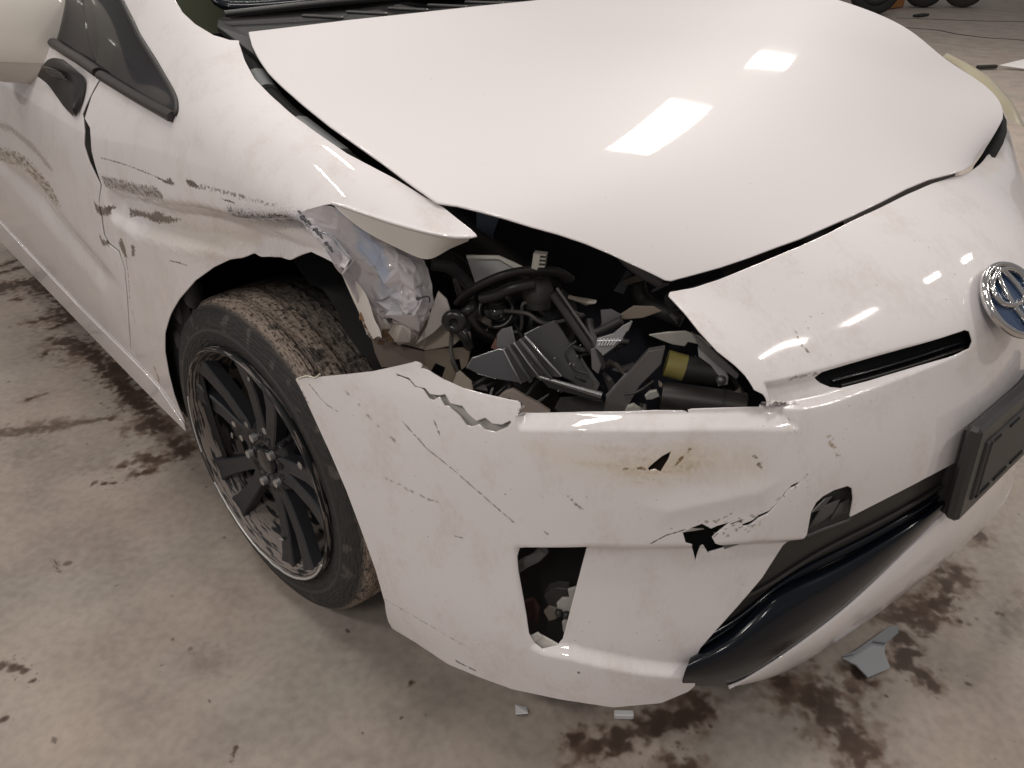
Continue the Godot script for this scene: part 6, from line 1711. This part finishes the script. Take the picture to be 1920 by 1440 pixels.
	put("duct_band", tube(PackedVector3Array([du[2], du[2].lerp(du[3], .12)]), .0225, false, 20), mat(Color(.025, .023, .022), .5), bay)
	var mo := v3("motor")
	put("yellow_band", tube(PackedVector3Array([mo[0].lerp(mo[1], -.6), mo[1]]), .019, false, 20), mat(Color(.24, .205, .06), .55), bay)
	put("horn_body", tube(PackedVector3Array([mo[1], mo[2]]), .0185, false, 20, 1.0, .9), mat(Color(.014, .013, .013), .6), bay)
	put("bolt_head", ball(mo[2] + Vector3(-.012, .0, .014), Vector3(.007, .007, .007), 1.0, Basis(), 10), mat(Color(.18, .18, .18), .4, .6), bay)
	# broken bits lying between the larger pieces
	var spots := v3("clutter")
	for i in spots.size():
		for h in 1:
			var g := rng.randf_range(.03, .18)
			var a := spots[i] + Vector3(rng.randf_range(-.02, .02), rng.randf_range(-.02, .02), rng.randf_range(-.02, .02))
			var turn := Basis.from_euler(Vector3(rng.randf() * TAU, rng.randf() * TAU, rng.randf() * TAU))
			var w := rng.randf_range(.003, .011)
			var l := rng.randf_range(.008, .026)
			var tone := Color(g, g * .96, g * .94) if i % 4 else Color(g * 2.2, g * 1.9, g * 1.6)
			put("broken_bit", plate(PackedVector3Array([a + turn * Vector3(-w, -l, 0), a + turn * Vector3(w * .6, -l * .8, 0), a + turn * Vector3(w, l * .3, .004), a + turn * Vector3(w * .2, l, 0), a + turn * Vector3(-w * .7, l * .5, .003)]), rng.randf_range(.002, .006)), mat(tone, rng.randf_range(.3, .7)), bay)
	for i in 12:                     # thin harness wires
		var a := spots[rng.randi() % spots.size()]
		var e := spots[(rng.randi()) % spots.size()]
		e = a + (e - a).limit_length(.12)
		put("wire", tube(smooth(PackedVector3Array([a, a.lerp(e, .33) + Vector3(rng.randf_range(-.03, .03), rng.randf_range(-.01, .04), .01), a.lerp(e, .7) + Vector3(rng.randf_range(-.03, .03), rng.randf_range(-.03, .02), .02), e])), rng.randf_range(.002, .0045), false, 8), mat(Color(.02, .02, .021) if i % 3 else Color(.11, .105, .1), .5), bay)
	# glass dust glinting on the black plastic
	for i in 34:
		var a := ba[0].lerp(ls[2], rng.randf()) + Vector3(rng.randf_range(-.05, .05), rng.randf_range(-.05, .05), rng.randf_range(-.05, .02))
		put("glass_bit", plate(PackedVector3Array([a, a + Vector3(rng.randf_range(.001, .004), .001, .0), a + Vector3(.001, rng.randf_range(.001, .004), .001)]), .001), mat(Color(.5, .5, .52), .12, .3), bay)

func circle(at: Vector3, r: float, facing: Vector3) -> PackedVector3Array:
	var n := facing.normalized()
	var a := n.cross(Vector3.UP).normalized()
	var b := n.cross(a)
	var l := PackedVector3Array()
	for k in 28:
		l.append(at + (a * cos(TAU * k / 28) + b * sin(TAU * k / 28)) * r)
	return l

# ------------------------------------------------------------------ loose pieces on the floor
func debris() -> void:
	var t := put("plastic_shard", plate(v3("floor_shard"), .004), mat(Color(.33, .34, .36), .4), self)
	put("folded_edge", plate(v3("floor_shard_fold"), .004), mat(Color(.22, .23, .245), .4), t)
	tag(t, "grey broken plastic shard on the floor under the black lip", "shard")
	t = put("plastic_chip", block(Vector3(.034, .012, .012), .002), mat(Color(.75, .75, .76), .4), self)
	t.position = Vector3(-.535, .007 + GROUND, .672)
	t.rotation.y = -.75
	tag(t, "small white chip on the floor under the bumper's lowest point", "chip")
	t = put("plastic_chip", plate(PackedVector3Array([Vector3(-.675, .004, .545), Vector3(-.660, .010, .562), Vector3(-.650, .004, .548), Vector3(-.662, .004, .530)]), .003), mat(Color(.55, .55, .56), .35), self)
	tag(t, "grey translucent chip on the floor at the bottom edge", "chip")
	t = put("white_litter", plate(PackedVector3Array([Vector3(7.15, .03, -1.66), Vector3(7.3, .09, -1.50), Vector3(7.5, .08, -1.2), Vector3(7.55, .02, -1.1), Vector3(7.25, .01, -1.42)]), .02), mat(Color(.75, .74, .73), .6), self)
	tag(t, "white scrap on the far floor at the right edge", "scrap")
	t = put("black_litter", block(Vector3(.2, .03, .05), .008), mat(Color(.02, .018, .015), .7), self)
	t.position = Vector3(7.05, .025 + GROUND, -1.72)
	t.rotation.y = -.5
	tag(t, "dark stick lying beside the white scrap", "scrap")
	for o in get_children():
		if o is MeshInstance3D and o.position == Vector3.ZERO and str(o.get_meta("category", "")) in ["shard", "chip", "scrap"]:
			o.position.y = GROUND
